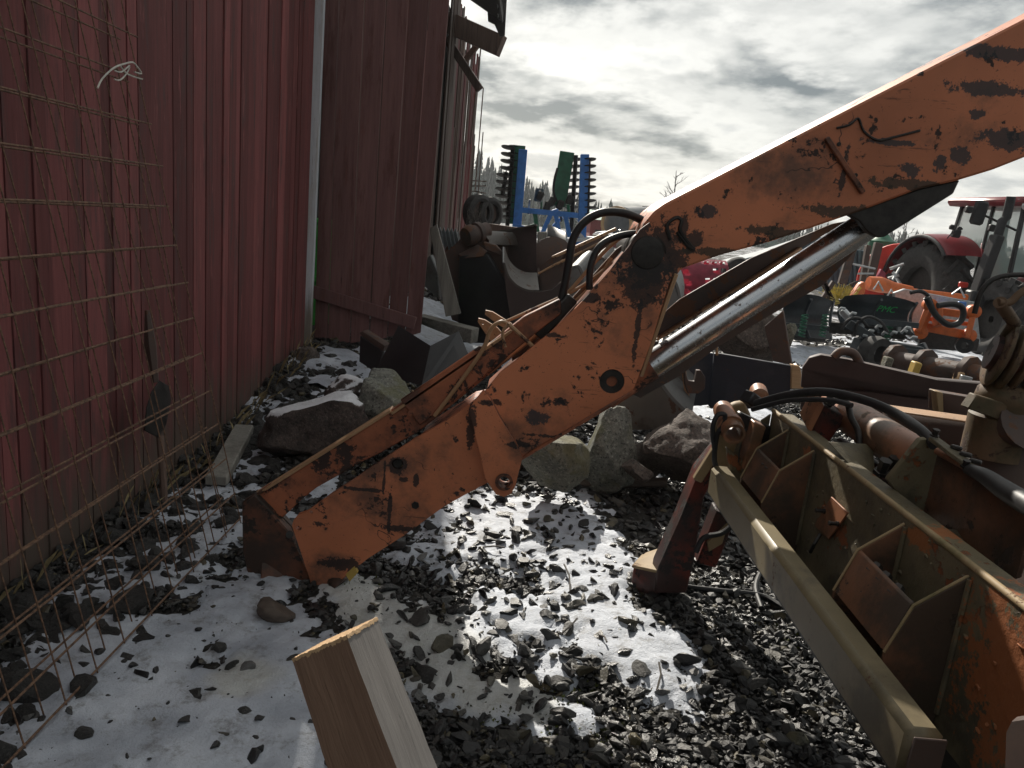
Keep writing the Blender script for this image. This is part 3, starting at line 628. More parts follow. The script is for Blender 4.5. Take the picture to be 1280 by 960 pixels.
LS = [(105, 922, .034, 'flat dark stone on the snow below the mesh'), (162, 826, .030, 'dark stone under the lower edge of the mesh'), (272, 812, .03, 'pointed dark stone on open snow left of the sawn post'), (305, 895, .028, 'upright dark stone on the snow beside the sawn post'),
      (288, 835, .03, 'dark stone ringed by melting snow left of the sawn post'), (530, 848, .055, 'large wet black stone right of the sawn post'), (702, 858, .048, 'biggest dark stone at the lower edge of the snow strip'), (655, 820, .045, 'dark stone heaped with gravel in the snow strip'), (693, 775, .03, 'round dark stone alone in the middle of the snow strip'),
      (690, 690, .035, 'dark stone near the upper end of the snow strip'), (730, 742, .035, 'flat brown stone near the red stand foot'), (800, 840, .05, 'slab of dark stone on the last snow by the gravel'), (25, 775, .06, 'brown clod behind the mesh at the left edge'), (660, 835, .04, 'black stone beside the heaped dark stone'), (1000, 930, .045, 'yellowish stone in the gravel below the olive tube')]
for i, (u, v, r_, lb) in enumerate(LS):
    q = G(u, v); o = MB().hull_rock(q+Vector((0, 0, r_*.35)), (r_*1.25, r_*.85, r_*.62), 40+i, 11, 2, rotm(random.uniform(-15, 15), random.uniform(-15, 15), random.uniform(0, 180)), .2).build('stone', m_rockl if 'yellow' in lb else m_dstone); tag(o, lb, 'stone', 'loose stones on the yard')
stone('boulder', 'dark low rock in the gap between the tall granite boulder and the rounded brown one', 'boulder', 812, 572, 4.6, (.2, .2, .16), 51, m_rockb, (0, 10, 0), 8)
stone('boulder', 'dark rock buried behind the lichen speckled boulder', 'boulder', 650, 560, 4.8, (.2, .2, .18), 52, m_rockb, (0, 10, 0), 8)
# wood lying about
o = MB().bar(G(290, 605)+Vector((-.05, -.1, .05)), G(298, 552)+Vector((0, .1, .06)), .12, .06, bev=.008).build('timber_offcut', m_gwood); tag(o, 'short grey timber offcut on the snow at the end of the mesh', 'timber')
o = MB().tube([G(672, 611)+Vector((0, 0, .05)), G(750, 613)+Vector((0, 0, .055)), G(830, 612)+Vector((0, 0, .05))], .034, 7).build('fence_pole', m_brownx); tag(o, 'dark wooden pole lying on the gravel before the boulders', 'pole')
o = MB().tube([G(775, 600)+Vector((0, .12, .05)), G(830, 603)+Vector((0, .1, .05))], .02, 6).build('fence_pole', m_brownx); tag(o, 'thin short pole just behind the dark wooden pole', 'pole')
o = MB().hull_rock(G(345, 775)+Vector((0, 0, .04)), (.075, .06, .05), 71, 6, 4, rotm(0, 18, 0)).build('wood_stump', m_brownx); tag(o, 'broken end of old wood under the arm tip', 'wood')
st = MB()
for (u, v, du, dv) in ((712, 745, -8, -30), (745, 800, 12, 14), (820, 870, 2, -30), (600, 690, 30, 4), (420, 640, 22, -14), (700, 800, 20, -16)):
    q = G(u, v)+Vector((0, 0, .025)); e = G(u+du, v+dv)+Vector((0, 0, .04)); st.tube([q, (q+e)/2+Vector((.01, 0, .008)), e], .004, 5)
st.build('twigs', m_bark, None, None, 'stuff')

# ------------------------------------------------------------------ foreground sawn post
post = thing('sawn_post', 'short sawn timber post with a rough cut end in the foreground', 'post', P(470, 1100, .62))
B0 = P(434, 796, .90); B1 = P(498, 968, .78); ax_ = (B1-B0).normalized()
A0 = P(366, 826, .935); C0 = P(472, 774, .955); wA = A0-B0; wC = C0-B0
wA -= ax_*wA.dot(ax_)*.0; L_ = 1.05
mb = MB(); b = mb.b
def quadstrip(p, q, nseg, name):
    pass
cs = [B0, A0, A0+wC, C0]
nseg = 40; rings = []
for i in range(nseg+1):
    s_ = L_*i/nseg; rings.append([b.verts.new(c_+ax_*s_+Vector((random.gauss(0, .0006), random.gauss(0, .0006), random.gauss(0, .0006)))) for c_ in cs])
for i in range(nseg):
    for k in range(4):
        f = b.faces.new((rings[i][k], rings[i][(k+1) % 4], rings[i+1][(k+1) % 4], rings[i+1][k])); f.material_index = 1 if k in (0, 2) else 0
b.faces.new(rings[-1])
o = mb.build('shaft', [m_post, m_postb], post)
mb = MB(); b = mb.b                                    # frayed end: a ragged cap of fibres, a sliver proud of the shaft
N_ = 44; g_ = [[None]*(N_+1) for _ in range(N_+1)]
for i in range(N_+1):
    for j in range(N_+1):
        edge_ = i in (0, N_) or j in (0, N_); sc_ = 1.012
        q = B0+(wA+wC)/2+wA*(i/N_-.5)*sc_+wC*(j/N_-.5)*sc_-ax_*(.002+random.uniform(0, .002))
        g_[i][j] = b.verts.new(q)
for i in range(N_):
    for j in range(N_): b.faces.new((g_[i][j], g_[i+1][j], g_[i+1][j+1], g_[i][j+1]))
rim = [g_[i][0] for i in range(N_+1)]+[g_[N_][j] for j in range(1, N_+1)]+[g_[i][N_] for i in range(N_-1, -1, -1)]+[g_[0][j] for j in range(N_-1, 0, -1)]
low = [b.verts.new(v_.co+ax_*(.0035+random.uniform(0, .0035))) for v_ in rim]
for i in range(len(rim)):
    k = (i+1) % len(rim); b.faces.new((rim[i], rim[k], low[k], low[i]))
mb.build('cut_end', m_endg, post)

# ------------------------------------------------------------------ the orange excavator arm
AY, AD = 2.9, .33
arm = thing('digger_boom', 'big worn orange excavator arm bent at its elbow with the tip on the snow', 'excavator arm', P(350, 735, AY))
def disc(name, u, v, Y, r, dep, mat, parent, n=24, inner=None):
    c = P(u, v, Y); mb = MB()
    if inner: mb.lathe(c, (0, 1, 0), [(0, inner), (0, r), (dep, r), (dep, inner)], n, True)
    else: mb.lathe(c, (0, 1, 0), [(0, r*.9), (r*.08, r), (dep, r)], n)
    return mb.build(name, mat, parent)
def cutslab(pix, Y, depth, holes, bev=.004):
    """slab with round through-holes: the outline is bridged to each hole"""
    mb = MB(); o = [P(u, v, Y) for u, v in pix]
    b = bmesh.new(); loops = [o]
    for (u, v, r) in holes:
        c = P(u, v, Y); loops.append([c+Vector((math.cos(a), 0, math.sin(a)))*r for a in np.linspace(0, 2*math.pi, 20, endpoint=False)])
    es = []
    for lp in loops:
        vs = [b.verts.new(p) for p in lp]
        for i in range(len(vs)): es.append(b.edges.new((vs[i], vs[(i+1) % len(vs)])))
    bmesh.ops.triangle_fill(b, edges=es, use_beauty=True)
    r = bmesh.ops.extrude_face_region(b, geom=b.faces[:]); nv = [x for x in r['geom'] if isinstance(x, bmesh.types.BMVert)]
    bmesh.ops.translate(b, verts=nv, vec=(0, depth, 0)); mb._add(b); return mb
stick = [(365, 657), (367, 650), (372, 644), (384, 640), (414, 618), (445, 598), (480, 574), (520, 548), (555, 528), (592, 503), (640, 490), (660, 560), (612, 602), (582, 618), (555, 633), (507, 668), (460, 698), (435, 718), (405, 744), (392, 742), (386, 720), (376, 690)]
cutslab(stick, AY, .03, [(497, 580, .024), (389, 640, .0075), (372, 660, .010)]).build('stick_plate', m_orange, arm)
MB().poly([P(u, v, AY+.03) for u, v in ((524, 550), (590, 506), (640, 495), (612, 598), (520, 656), (480, 682))], (0, .24, 0), .003).build('stick_box', m_orange_d, arm)
disc('bolt', 519, 632, AY-.006, .017, .01, m_darkst, arm, 6); disc('bolt', 497, 579, AY+.012, .022, .02, m_darkst, arm, 6)
# elbow plate with lug
elbow = [(590, 503), (604, 492), (625, 466), (655, 443), (690, 414), (712, 393), (735, 369), (762, 338), (786, 308), (800, 287), (812, 278), (842, 338), (832, 368), (815, 425), (803, 458), (792, 486), (772, 501), (747, 518), (722, 533), (685, 553), (662, 563), (653, 573), (648, 592), (644, 608), (639, 617), (630, 621), (620, 618), (613, 608), (609, 590), (600, 558)]
cutslab(elbow, AY-.022, .022, [(765, 477, .050), (630, 603, .026)]).build('elbow_plate', m_orange, arm)
disc('pin_boss', 765, 477, AY-.012, .048, .06, m_darkst, arm, 24, .022); disc('pin_boss', 630, 603, AY-.056, .036, .07, m_orange_d, arm, 20, .024)
MB().poly([P(u, v, AY) for u, v in ((606, 496), (692, 418), (788, 312), (836, 345), (800, 455), (790, 482), (722, 528), (662, 558))], (0, AD, 0), .003).build('elbow_box', m_orange_d, arm)
lug2 = [(612, 560), (662, 556), (653, 573), (648, 592), (644, 608), (630, 621), (616, 612)]
cutslab(lug2, AY+.22, .022, [(632, 596, .03)]).build('lug_plate', m_orange_d, arm)
cutslab([(586, 512), (592, 503), (604, 488), (613, 500), (624, 522), (640, 547), (653, 573), (648, 592), (644, 608), (639, 617), (630, 621), (620, 618), (613, 608), (607, 598), (597, 555)], AY-.048, .024, [(630, 603, .027)]).build('lug_cheek', m_orange, arm)
MB().tube([P(u, v, AY-.024) for u, v in ((606, 488), (614, 500), (625, 522), (641, 547), (654, 573))], .006, 6).build('weld_bead', m_orange_d, arm)
# flanges standing proud on the elbow's right edge: three thin lips
for a_, dy_ in (((842, 338), .0), ((838, 350), .10), ((834, 352), .24)):
    MB().bar(P(a_[0]+3, a_[1]+4, AY+dy_), P(798+3, 470, AY+dy_), .028, .016, (1, 0, .4), .003).build('edge_flange', m_rim if dy_ < .05 else m_orange_d, arm)
MB().bar(P(792, 488, AY-.012), P(650, 573, AY-.012), .04, .014, (.4, 0, 1), .003).build('edge_flange', m_orange_d, arm)
# boom
boom = [(796, 300), (803, 282), (818, 264), (832, 254), (1282, 23), (1500, -90), (1500, 92), (1330, 174), (1280, 197), (1242, 212), (1196, 226), (1150, 236), (1075, 264), (1020, 283), (960, 303), (900, 319), (852, 336), (838, 356), (815, 372), (797, 352), (790, 325)]
MB().slab(boom, AY, AD, .008).build('boom', m_orange, arm)
MB().bar(P(1033, 172, AY-.008), P(1079, 241, AY-.008), .016, .02, (1, 0, .5), .004).build('weld_strip', m_orange_d, arm)
disc('bolt', 1049, 180, AY-.004, .008, .01, m_darkst, arm, 8); disc('bolt', 1070, 219, AY-.004, .008, .01, m_darkst, arm, 8)
MB().tube([P(u, v, AY-.004) for u, v in ((1046, 160), (1062, 156), (1073, 148), (1080, 164), (1097, 175), (1115, 172), (1150, 163))], .0045, 6, 4).build('weld_bead', m_darkst, arm)
MB().tube([P(u, v, AY-.004) for u, v in ((838, 300), (834, 282), (845, 272), (852, 276), (850, 288), (862, 305), (868, 312), (858, 306), (846, 290))], .007, 6, 4).build('weld_bead', m_darkst, arm)
MB().tube([P(u, v, AY-.003) for u, v in ((755, 350), (757, 362), (760, 366))], .004, 6, 4).build('weld_bead', m_darkst, arm)
MB().lathe(P(810, 316, AY-.03), (0, 1, 0), [(0, .03), (.004, .060), (.02, .072), (.05, .075), (.41, .075), (.43, .06)], 28).build('pivot_pin', m_darkst, arm)
MB().slab([(1060, 268), (1150, 236), (1200, 225), (1192, 242), (1122, 286), (1106, 296), (1097, 297), (1085, 290), (1074, 276)], AY+.02, .04, .004).build('cylinder_lug', m_darkst, arm)
MB().slab([(1060, 268), (1150, 236), (1200, 225), (1192, 242), (1122, 286), (1106, 296), (1097, 297), (1085, 290), (1074, 276)], AY+.25, .04, .004).build('cylinder_lug', m_darkst, arm)
# hydraulic cylinder
ra, rb = P(1092, 276, AY+.155), P(806, 462, AY+.155)
MB().tube([ra, rb], .059, 32).build('cylinder_rod', m_chrome, arm)
d_ = (rb-ra).normalized(); MB().tube([rb-d_*.03, rb+d_*.05, rb+d_*.20], [.062, .062, .062], 20).build('cylinder_gland', m_orange_d, arm)
gp = [(800, 498), (788, 492), (812, 448), (940, 366), (1070, 296), (1086, 297), (1040, 345), (1030, 356), (958, 397), (900, 432), (850, 470)]
MB().slab(gp, AY+.26, .018, .003).build('cylinder_guard', m_rust, arm)
ug = [(818, 424), (822, 398), (850, 374), (940, 322), (1040, 280), (1060, 276), (960, 335), (900, 372), (830, 418)]
MB().slab(ug, AY+.30, .016, .003).build('cylinder_guard', m_rust, arm)
MB().bar(P(820, 424, AY+.29), P(1000, 310, AY+.29), .05, .012, (.5, 0, 1), .002).build('guard_lip', m_rim, arm)
# link bar above the stick, with its raised lip
link = [(316, 622), (324, 614), (402, 566), (490, 512), (520, 493), (546, 474), (612, 430), (655, 396), (700, 374), (702, 392), (655, 428), (600, 478), (560, 510), (523, 540), (476, 566), (445, 581), (420, 596), (395, 610), (374, 627), (362, 639), (346, 653), (336, 650)]
MB().slab(link, AY+.06, .05, .004).build('link_bar', m_orange_d, arm)
MB().bar(P(318, 619, AY+.085), P(490, 511, AY+.085), .075, .012, (0, 0, 1), .002).build('link_lip', m_rim, arm)
MB().bar(P(491, 515, AY+.08), P(640, 412, AY+.08), .07, .012, (0, 0, 1), .002).build('link_lip', m_rim, arm)
MB().slab([(500, 500), (545, 470), (600, 432), (625, 446), (606, 470), (560, 506), (525, 532)], AY+.045, .018, .004).build('link_cheek', m_orange_d, arm)
disc('bolt', 513, 517, AY+.035, .012, .012, m_orange_d, arm, 12)
for (pp, r_) in (([(606, 470), (650, 436), (705, 389), (745, 352), (764, 322)], .008), ([(632, 402), (672, 384), (712, 366), (745, 345), (800, 300)], .007), ([(640, 425), (700, 376), (760, 310), (800, 282)], .008)):
    MB().tube([P(u, v, AY+.16) for u, v in pp], r_, 8, 4).build('hydraulic_pipe', m_rim, arm)
MB().slab([(640, 432), (705, 384), (770, 312), (800, 290), (806, 300), (770, 334), (700, 410), (640, 452)], AY+.20, .02, .002).build('pipe_tray', m_rust, arm)
MB().tube([P(u, v, AY+.03) for u, v in ((543, 520), (575, 478), (604, 436), (612, 414), (622, 404), (635, 405), (667, 434))], .0085, 8, 4).build('bent_rod', m_rim, arm)
MB().tube([P(u, v, AY+.01) for u, v in ((632, 434), (628, 416), (636, 404))], .006, 8, 3).build('bent_rod', m_rim, arm)
MB().tube([P(u, v, AY+.05) for u, v in ((515, 488), (528, 498), (537, 508))], .004, 6, 2).build('bent_rod', m_rim, arm)
for pix in ([(598, 398), (606, 400), (622, 410), (634, 424), (628, 436), (612, 425), (597, 402)], [(607, 388), (616, 390), (640, 405), (636, 414), (620, 404), (606, 393)]):
    cutslab(pix, AY+.34, .022, [(603.5, 405, .004)] if pix[0][0] == 598 else []).build('link_ear', m_rim, arm)
# tip bracket
tip = [(302, 628), (318, 618), (340, 640), (345, 648), (360, 664), (372, 690), (384, 716), (398, 748), (372, 752), (330, 742), (310, 722), (303, 690)]
MB().slab(tip, AY+.03, .05, .006).build('tip_plate', m_tipd, arm)
MB().slab([(u+6, v-4) for u, v in tip], AY+.27, .04, .006).build('tip_plate', m_tipd, arm)
MB().bar(P(340, 716, AY+.02), P(340, 716, AY+.32), .09, .09).build('tip_block', m_tipd, arm)
MB().tube([P(346, 738, AY), P(346, 738, AY+.36)], .035, 14).build('tip_pin', m_darkst, arm)
MB().tube([P(362, 668, AY+.02), P(362, 668, AY+.3)], .016, 12).build('tip_pin', m_darkst, arm)
for i, (u, v, w_) in enumerate(((360, 748, .05), (395, 738, .06), (425, 722, .04))):
    MB().hull_rock(P(u, v, AY+.05), (w_*1.3, .1, .03), 80+i, 5, 2).build('packed_mud', m_tipd if i else m_rust, arm)
MB().poly([P(u, v, AY-.004) for u, v in ((432, 718), (443, 708), (447, 716), (437, 727))], (0, .02, 0)).build('tag', m_ybr, arm)
# hoses
ha = MB(); ha.tube([P(u, v, AY+dy) for u, v, dy in ((690, 402, .12), (702, 372, .12), (710, 335, .12), (716, 300, .12), (730, 278, .12), (752, 266, .12), (778, 266, .13), (800, 274, .14), (822, 288, .16))], .0165, 10, 5)
ha.build('hose', m_rubber, arm)
hb = MB(); hb.tube([P(u, v, AY+dy) for u, v, dy in ((737, 362, .06), (738, 335, .06), (748, 310, .07), (768, 297, .09), (795, 292, .12), (815, 296, .14))], .014, 10, 5); hb.build('hose', m_rubber, arm)
MB().bar(P(672, 420, AY+.10), P(716, 372, AY+.10), .05, .05, bev=.006).build('hose_clamp', m_darkst, arm)

# ------------------------------------------------------------------ olive steel frame on the right, running towards the camera
fr = thing('ribbed_girder', 'mud covered olive and orange steel frame with welded gussets and a square tube edge', 'machine frame', (1.0, 2.0, 0))
MB().box((.845, 2.02, .668), (.075, 1.56, .125), None, .016).build('edge_tube', m_tube, fr)
MB().poly([(.810, 1.238, .612), (.878, 1.238, .612), (.878, 1.238, .722), (.815, 1.238, .722)], (0, -.006, 0), .002).build('tube_cap', m_rust, fr)
wz = .955
MB().poly([(1.03, .7, .40), (1.03, 2.86, .50), (1.03, 2.86, wz), (1.03, .7, wz)], (.014, 0, 0), .003).build('web_plate', m_olive, fr)
MB().tube([(1.036, .7, wz), (1.036, 2.86, wz)], .009, 10).build('web_bead', m_tan, fr)
MB().box((1.075, 1.8, wz-.012), (.075, 2.1, .012), None, .002).build('top_flange', m_olive, fr)
MB().box((.95, 1.8, .545), (.16, 2.1, .012), None, .002).build('bottom_plate', m_darkst, fr)
def gusset(y, lab=None):
    MB().poly([(1.029, y, .935), (.925, y, .852), (.884, y, .735), (.884, y, .56), (1.029, y, .50)], (0, .012, 0), .002).build('gusset', m_gusset, fr, lab)
    MB().tube([(1.027, y+.004, .936), (.924, y+.004, .854), (.883, y+.004, .735)], .0035, 6).build('worn_lit_edge', m_tan, fr)  # tan bead: edge wear plus the sunlit line put into colour
    MB().tube([(1.026, y-.004, .93), (1.026, y-.004, .60)], .006, 6).build('weld_bead', m_olive, fr)
    MB().tube([(1.026, y+.016, .93), (1.026, y+.016, .60)], .006, 6).build('weld_bead', m_olive, fr)
for y in (2.647, 2.396, 1.785, 1.503): gusset(y)
def cover(y0, y1, z0=.852, z1=.733):
    MB().poly([(.922, y0, z0), (.922, y1, z0), (.884, y1, z1), (.884, y0, z1)], (.01, 0, .004), .002).build('cover_plate', m_gusset, fr)
cover(2.41, 2.646); cover(1.517, 1.783)
def bolt(c, axis, r=.012, h=.03, mat=None):
    mb = MB(); mb.lathe(c, axis, [(0, r*1.5), (h*.2, r*1.5), (h*.2, r), (h*.8, r), (h*.8, r*1.25), (h, r*1.2)], 6, flat=True); return mb.build('bolt', mat or m_darkst, fr)
for y in (2.50, 2.54): bolt((.955, y, .80), (-.6, 0, .8), .016, .05)
for y in (1.60, 1.66, 1.71): bolt((.965, y, .80), (-.6, 0, .8), .015, .06)
bp = [PX(1020, 657, 1.024), PX(1041, 621, 1.024), PX(1062, 641, 1.024), PX(1038, 674, 1.024)]
MB().poly(bp, (-.006, 0, 0), .001).build('bolted_plate', m_cyl, fr, 'small square orange plate with two studs'); bolt(PX(1031, 639, 1.018), (-1, 0, 0), .006, .03); bolt(PX(1048, 655, 1.018), (-1, 0, 0), .006, .03)
MB().tube([PX(1013, 690, 1.0), PX(1018, 680, 1.0), PX(1025, 668, 1.02)], .006, 7, 3).build('threaded_stud', m_darkst, fr)
rp = random.Random(4)
fl = MB()
for i in range(70):                                      # clods of mud and flaking paint on the web
    y = rp.uniform(1.3, 2.8); z = rp.uniform(.6, .94); fl.hull_rock((1.028, y, z), (.004, rp.uniform(.004, .012), rp.uniform(.003, .009)), 300+i, 4, 1)
fl.build('mud_flakes', m_olive, fr, None, 'stuff')
# right-hand side of the web: brackets, cylinder, box
MB().poly([P(1109, 600, 2.02), P(1150, 549, 2.02), P(1159, 548, 2.02), P(1172, 563, 2.02), P(1171, 609, 2.02), P(1186, 655, 2.02), P(1155, 658, 2.02)], (0, .02, 0), .003).build('bracket', m_olive, fr)
_a = P(1172, 563, 2.0); _c = P(1292, 643, 1.6); MB().poly([_a, _c, _c+Vector((0, 0, -.16)), _a.lerp(_c, .5)+Vector((0, 0, -.25)), _a+Vector((0, 0, -.26))], (.02, .012, 0), .002).build('side_plate', m_gusset, fr)
MB().tube([P(1172, 564, 1.98), P(1250, 606, 1.74)], .011, 10).build('grease_pipe', m_cyl, fr)
MB().bar(P(1166, 548, 1.97), P(1212, 582, 1.84), .03, .012, bev=.002).build('pipe_clamp', m_olive, fr)
for t_ in (.25, .5, .75):
    q = P(1166, 548, 1.97).lerp(P(1212, 582, 1.84), t_)+Vector((.012, -.02, .004)); MB().bar(q, q+Vector((.02, -.02, 0)), .012, .012).build('clamp_tooth', m_darkst, fr)
bolt(P(1168, 545, 1.96), (0, -.2, 1), .008, .02); bolt(P(1206, 584, 1.84), (0, -.2, 1), .008, .02)
MB().poly([P(1036, 553, 2.3), P(1084, 556, 2.4), P(1092, 564, 2.4), P(1094, 590, 2.3), P(1080, 600, 2.2)], (0, .012, 0), .002).build('bracket', m_olive, fr)
MB().poly([P(1155, 659, 1.80), P(1228, 664, 1.88), P(1260, 700, 1.8), P(1230, 745, 1.65)], (0, .012, -.006), .002).build('bracket', m_olive, fr)
bolt(P(1101, 592, 2.2), (0, -.3, 1), .016, .05); bolt(P(1112, 588, 2.25), (0, -.3, 1), .014, .05)
c0, c1 = P(1040, 505, 2.85), P(1168, 588, 2.15); MB().tube([c0, c0.lerp(c1, .03), c1], [.05, .066, .066], 24).build('cylinder', m_cyl, fr)
c0, c1 = P(1050, 560, 2.7), P(1190, 660, 2.0); MB().tube([c0, c1], .04, 16).build('cylinder', m_dred, fr, 'lower dark red cylinder')
MB().poly([P(1013, 541, 2.62), P(1030, 506, 2.62), P(1058, 522, 2.62), P(1034, 556, 2.62)], (.03, .10, .01), .004).build('valve_block', m_dred, fr)
MB().poly([P(1008, 536, 2.63), P(1024, 502, 2.63), P(1031, 507, 2.61), P(1014, 541, 2.61)], (.004, .10, .03), .003).build('valve_block', m_cyl, fr, 'orange end of the valve block')
MB().tube([P(1030, 512, 2.66), P(1042, 502, 2.62), P(1052, 499, 2.58), P(1060, 506, 2.55), (P(1064, 522, 2.5)), P(1073, 540, 2.45), P(1074, 562, 2.42)], .011, 10, 5).build('elbow_pipe', m_darkst, fr)
bolt(P(1036, 506, 2.6), (0, 0, 1), .012, .04)
MB().tube([P(u, v, Y) for u, v, Y in ((944, 505, 2.78), (985, 494, 2.7), (1030, 490, 2.6), (1080, 500, 2.45), (1120, 517, 2.3), (1150, 537, 2.1), (1168, 556, 2.0))], .0155, 12, 6).build('hose', m_rubber, fr)
MB().tube([P(u, v, Y) for u, v, Y in ((940, 512, 2.72), (985, 501, 2.62), (1035, 500, 2.5), (1065, 507, 2.42))], .009, 10, 6).build('hose', m_rubber, fr)
MB().tube([P(u, v, Y) for u, v, Y in ((1210, 586, 1.84), (1232, 596, 1.75), (1258, 614, 1.65), (1300, 640, 1.5))], [.014, .02, .024, .026], 12, 5).build('hose', m_rubber, fr)
# far end of the frame: lugs, pipe stub, caps
MB().lathe(P(918, 543, 2.74), (P(906, 518, 2.95)-P(919, 546, 2.74)), [(0, .032), (0, .042), (.06, .042), (.06, .05), (.09, .05), (.09, .04), (.24, .04), (.24, .032), (.01, .03)], 20, True).build('pipe_stub', m_cyl, fr)
MB().poly([P(u, v, 2.95) for u, v in ((893, 545), (897, 527), (905, 515), (918, 505), (931, 503), (940, 520), (930, 580), (905, 600), (895, 585))], (0, .05, 0), .01).build('end_lug', m_tan, fr)
MB().poly([P(u, v, 2.84) for u, v in ((926, 516), (966, 535), (968, 548), (960, 560), (938, 545), (922, 530))], (0, .05, 0), .006).build('end_bracket', m_darkst, fr)
MB().box(P(940, 500, 2.84), (.07, .06, .05), rotm(0, 30, 20), .006).build('hose_block', m_plastic, fr)
MB().lathe(P(950, 497, 2.9), (.2, 1, .1), [(0, .02), (.01, .035), (.09, .035), (.1, .02)], 16).build('pin_head', m_cyl, fr)
MB().tube([P(u, v, 2.8) for u, v in ((893, 560), (891, 535), (897, 519), (906, 519), (904, 532), (896, 545), (893, 575), (900, 592))], .010, 8, 5).build('hose', m_rubber, fr)
MB().poly([P(u, v, 2.80) for u, v in ((909, 560), (944, 588), (930, 608), (912, 590))], (0, .03, 0), .004).build('end_plate', m_olive, fr)
MB().poly([P(u, v, 2.78) for u, v in ((944, 528), (958, 534), (940, 592), (928, 586))], (0, .09, 0), .004).build('end_plate', m_cyl, fr)
MB().poly([(.90, 2.86, .50), (1.03, 2.86, .48), (1.03, 2.86, .94), (.93, 2.86, .85), (.90, 2.86, .73)], (0, .014, 0), .003).build('end_plate', m_olive, fr)
MB().tube([P(u, v, 2.77) for u, v in ((926, 556), (924, 566), (923, 578))], .003, 6).build('split_pin', m_darkst, fr)
MB().bar((.86, 1.24, .62), (.88, 1.30, .0), .07, .07).build('prop_leg', m_darkst, fr)
MB().poly([PX(1252, 975, .90), PX(1254, 912, .90), PX(1262, 896, .90), PX(1280, 893, .90), PX(1300, 900, .90), PX(1300, 975, .90)], (.03, 0, 0), .008).build('hose_guide', m_rust, fr)
MB().box((1.25, 1.75, .56), (.42, 2.2, .02), None, .003).build('bottom_plate', m_darkst, fr)
MB().poly([(1.048, .7, .5), (1.048, 1.5, .5), (1.048, 1.5, .90), (1.048, .7, .90)], (.3, 0, 0), .003).build('cross_box', m_cyl, fr)
MB().bar((1.40, .8, .9), (1.62, 2.75, .72), .05, .30, (0, 0, 1), .005).build('rear_beam', m_rust, fr)

# red stand with a foot plate, under the frame's far end
sd_ = thing('stand', 'dark red stand leg with a square foot plate under the olive frame', 'stand', P(830, 730, 3.1))
MB().poly([P(u, v, 3.0) for u, v in ((873, 592), (897, 562), (906, 575), (880, 622), (868, 700), (858, 742), (818, 742), (822, 712), (850, 650))], (.0, .12, 0), .006).build('leg', m_dred, sd_)
MB().bar(P(871, 600, 2.99), P(899, 556, 2.97), .03, .04, (1, 0, 0), .004).build('clamp_plate', m_tan, sd_)
MB().poly([P(790, 706, 3.1), P(826, 714, 3.0), P(836, 681, 3.42), P(803, 692, 3.5)], (0, 0, -.014), .003).build('foot', m_tan, sd_)  # tan top plate over a darker block: sunlit top put into colour
MB().poly([P(792, 709, 3.11), P(826, 716, 3.01), P(834, 683, 3.40), P(804, 694, 3.48)], (0, 0, -.13), .004).build('foot_block', m_dred, sd_)
MB().bar(P(880, 700, 3.12), P(905, 636, 3.1), .09, .10, (0, 1, 0), .005).build('strut', m_dred, sd_)
MB().poly([P(884, 678, 3.05), P(911, 652, 3.05), P(903, 680, 3.05), P(886, 690, 3.05)], (0, .02, 0), .002).build('strut', m_tan, sd_)
for pp in ([(820, 716), (850, 738), (890, 745), (950, 752), (990, 772), (1040, 770)], [(950, 768), (943, 740), (955, 715), (975, 700), (990, 712)]):
    o = MB().tube([G(u, v)+Vector((0, 0, .03)) for u, v in pp], .012, 9, 6).build('ground_hose', m_rubber)
    tag(o, 'black hose lying on the gravel from the red stand foot' if pp[0][0] == 820 else 'short loop of black hose standing off the gravel under the olive tube', 'hose')
hz = MB(); hz.tube([P(u, v, 2.95) for u, v in ((900, 600), (925, 640), (905, 665), (880, 672), (870, 690))], .012, 8, 5); tag(hz.build('hydraulic_hose', m_rubber), 'black hose hanging beside the red stand leg under the olive frame', 'hose')

# ------------------------------------------------------------------ swivel with stacked flanges at the right edge
sw = thing('swivel_drum', 'tan and rust coloured swivel with thick stacked rings at the right edge', 'swivel', P(1262, 560, 2.6))
SA = (P(1262, 452, 2.5)-P(1232, 442, 2.5)).normalized()+Vector((0, -.35, 0)); SA.normalize()
for (u, v, r_, th) in ((1245, 440, .116, .014), (1256, 446, .116, .018), (1270, 450, .116, .014), (1284, 456, .116, .02), (1300, 462, .116, .018)):
    MB().lathe(P(u, v, 2.5), SA, [(0, .05), (0, r_-.006), (.004, r_), (th, r_), (th+.004, r_-.006), (th+.004, .05)], 36, True).build('ring', m_swiv, sw)
MB().lathe(P(1238, 439, 2.5), SA, [(0, .06), (.25, .06)], 24).build('hub', m_dred, sw)
MB().lathe(P(1262, 478, 2.5), P(1252, 520, 2.5)-P(1262, 478, 2.5), [(0, .03), (.006, .07), (.03, .09), (.06, .095), (.075, .088), (.11, .088), (.12, .1), (.26, .1)], 30).build('neck', m_swiv, sw)
MB().poly([P(1210, 511, 2.42), P(1222, 494, 2.42), P(1262, 506, 2.42), P(1250, 526, 2.42)], (0, .05, 0), .004).build('collar_plate', m_swiv, sw)
MB().tube([P(1290, 528, 2.4), P(1262, 540, 2.5), P(1240, 640, 2.5)], .10, 20).build('column', m_rust, sw)
for pp, r_ in (([(1218, 392), (1226, 366), (1240, 350), (1262, 344), (1300, 344)], .016), ([(1248, 378), (1262, 378), (1276, 366), (1300, 352)], .018)):
    MB().tube([P(u, v, 2.35) for u, v in pp], r_*(.5 if r_ < .017 else .65), 10, 6).build('grab_handle', m_darkst if r_ < .017 else m_swiv, sw)
MB().tube([P(1250, 378, 2.35), P(1268, 404, 2.45), P(1258, 420, 2.5)], .02, 10).build('hook', m_swiv, sw)
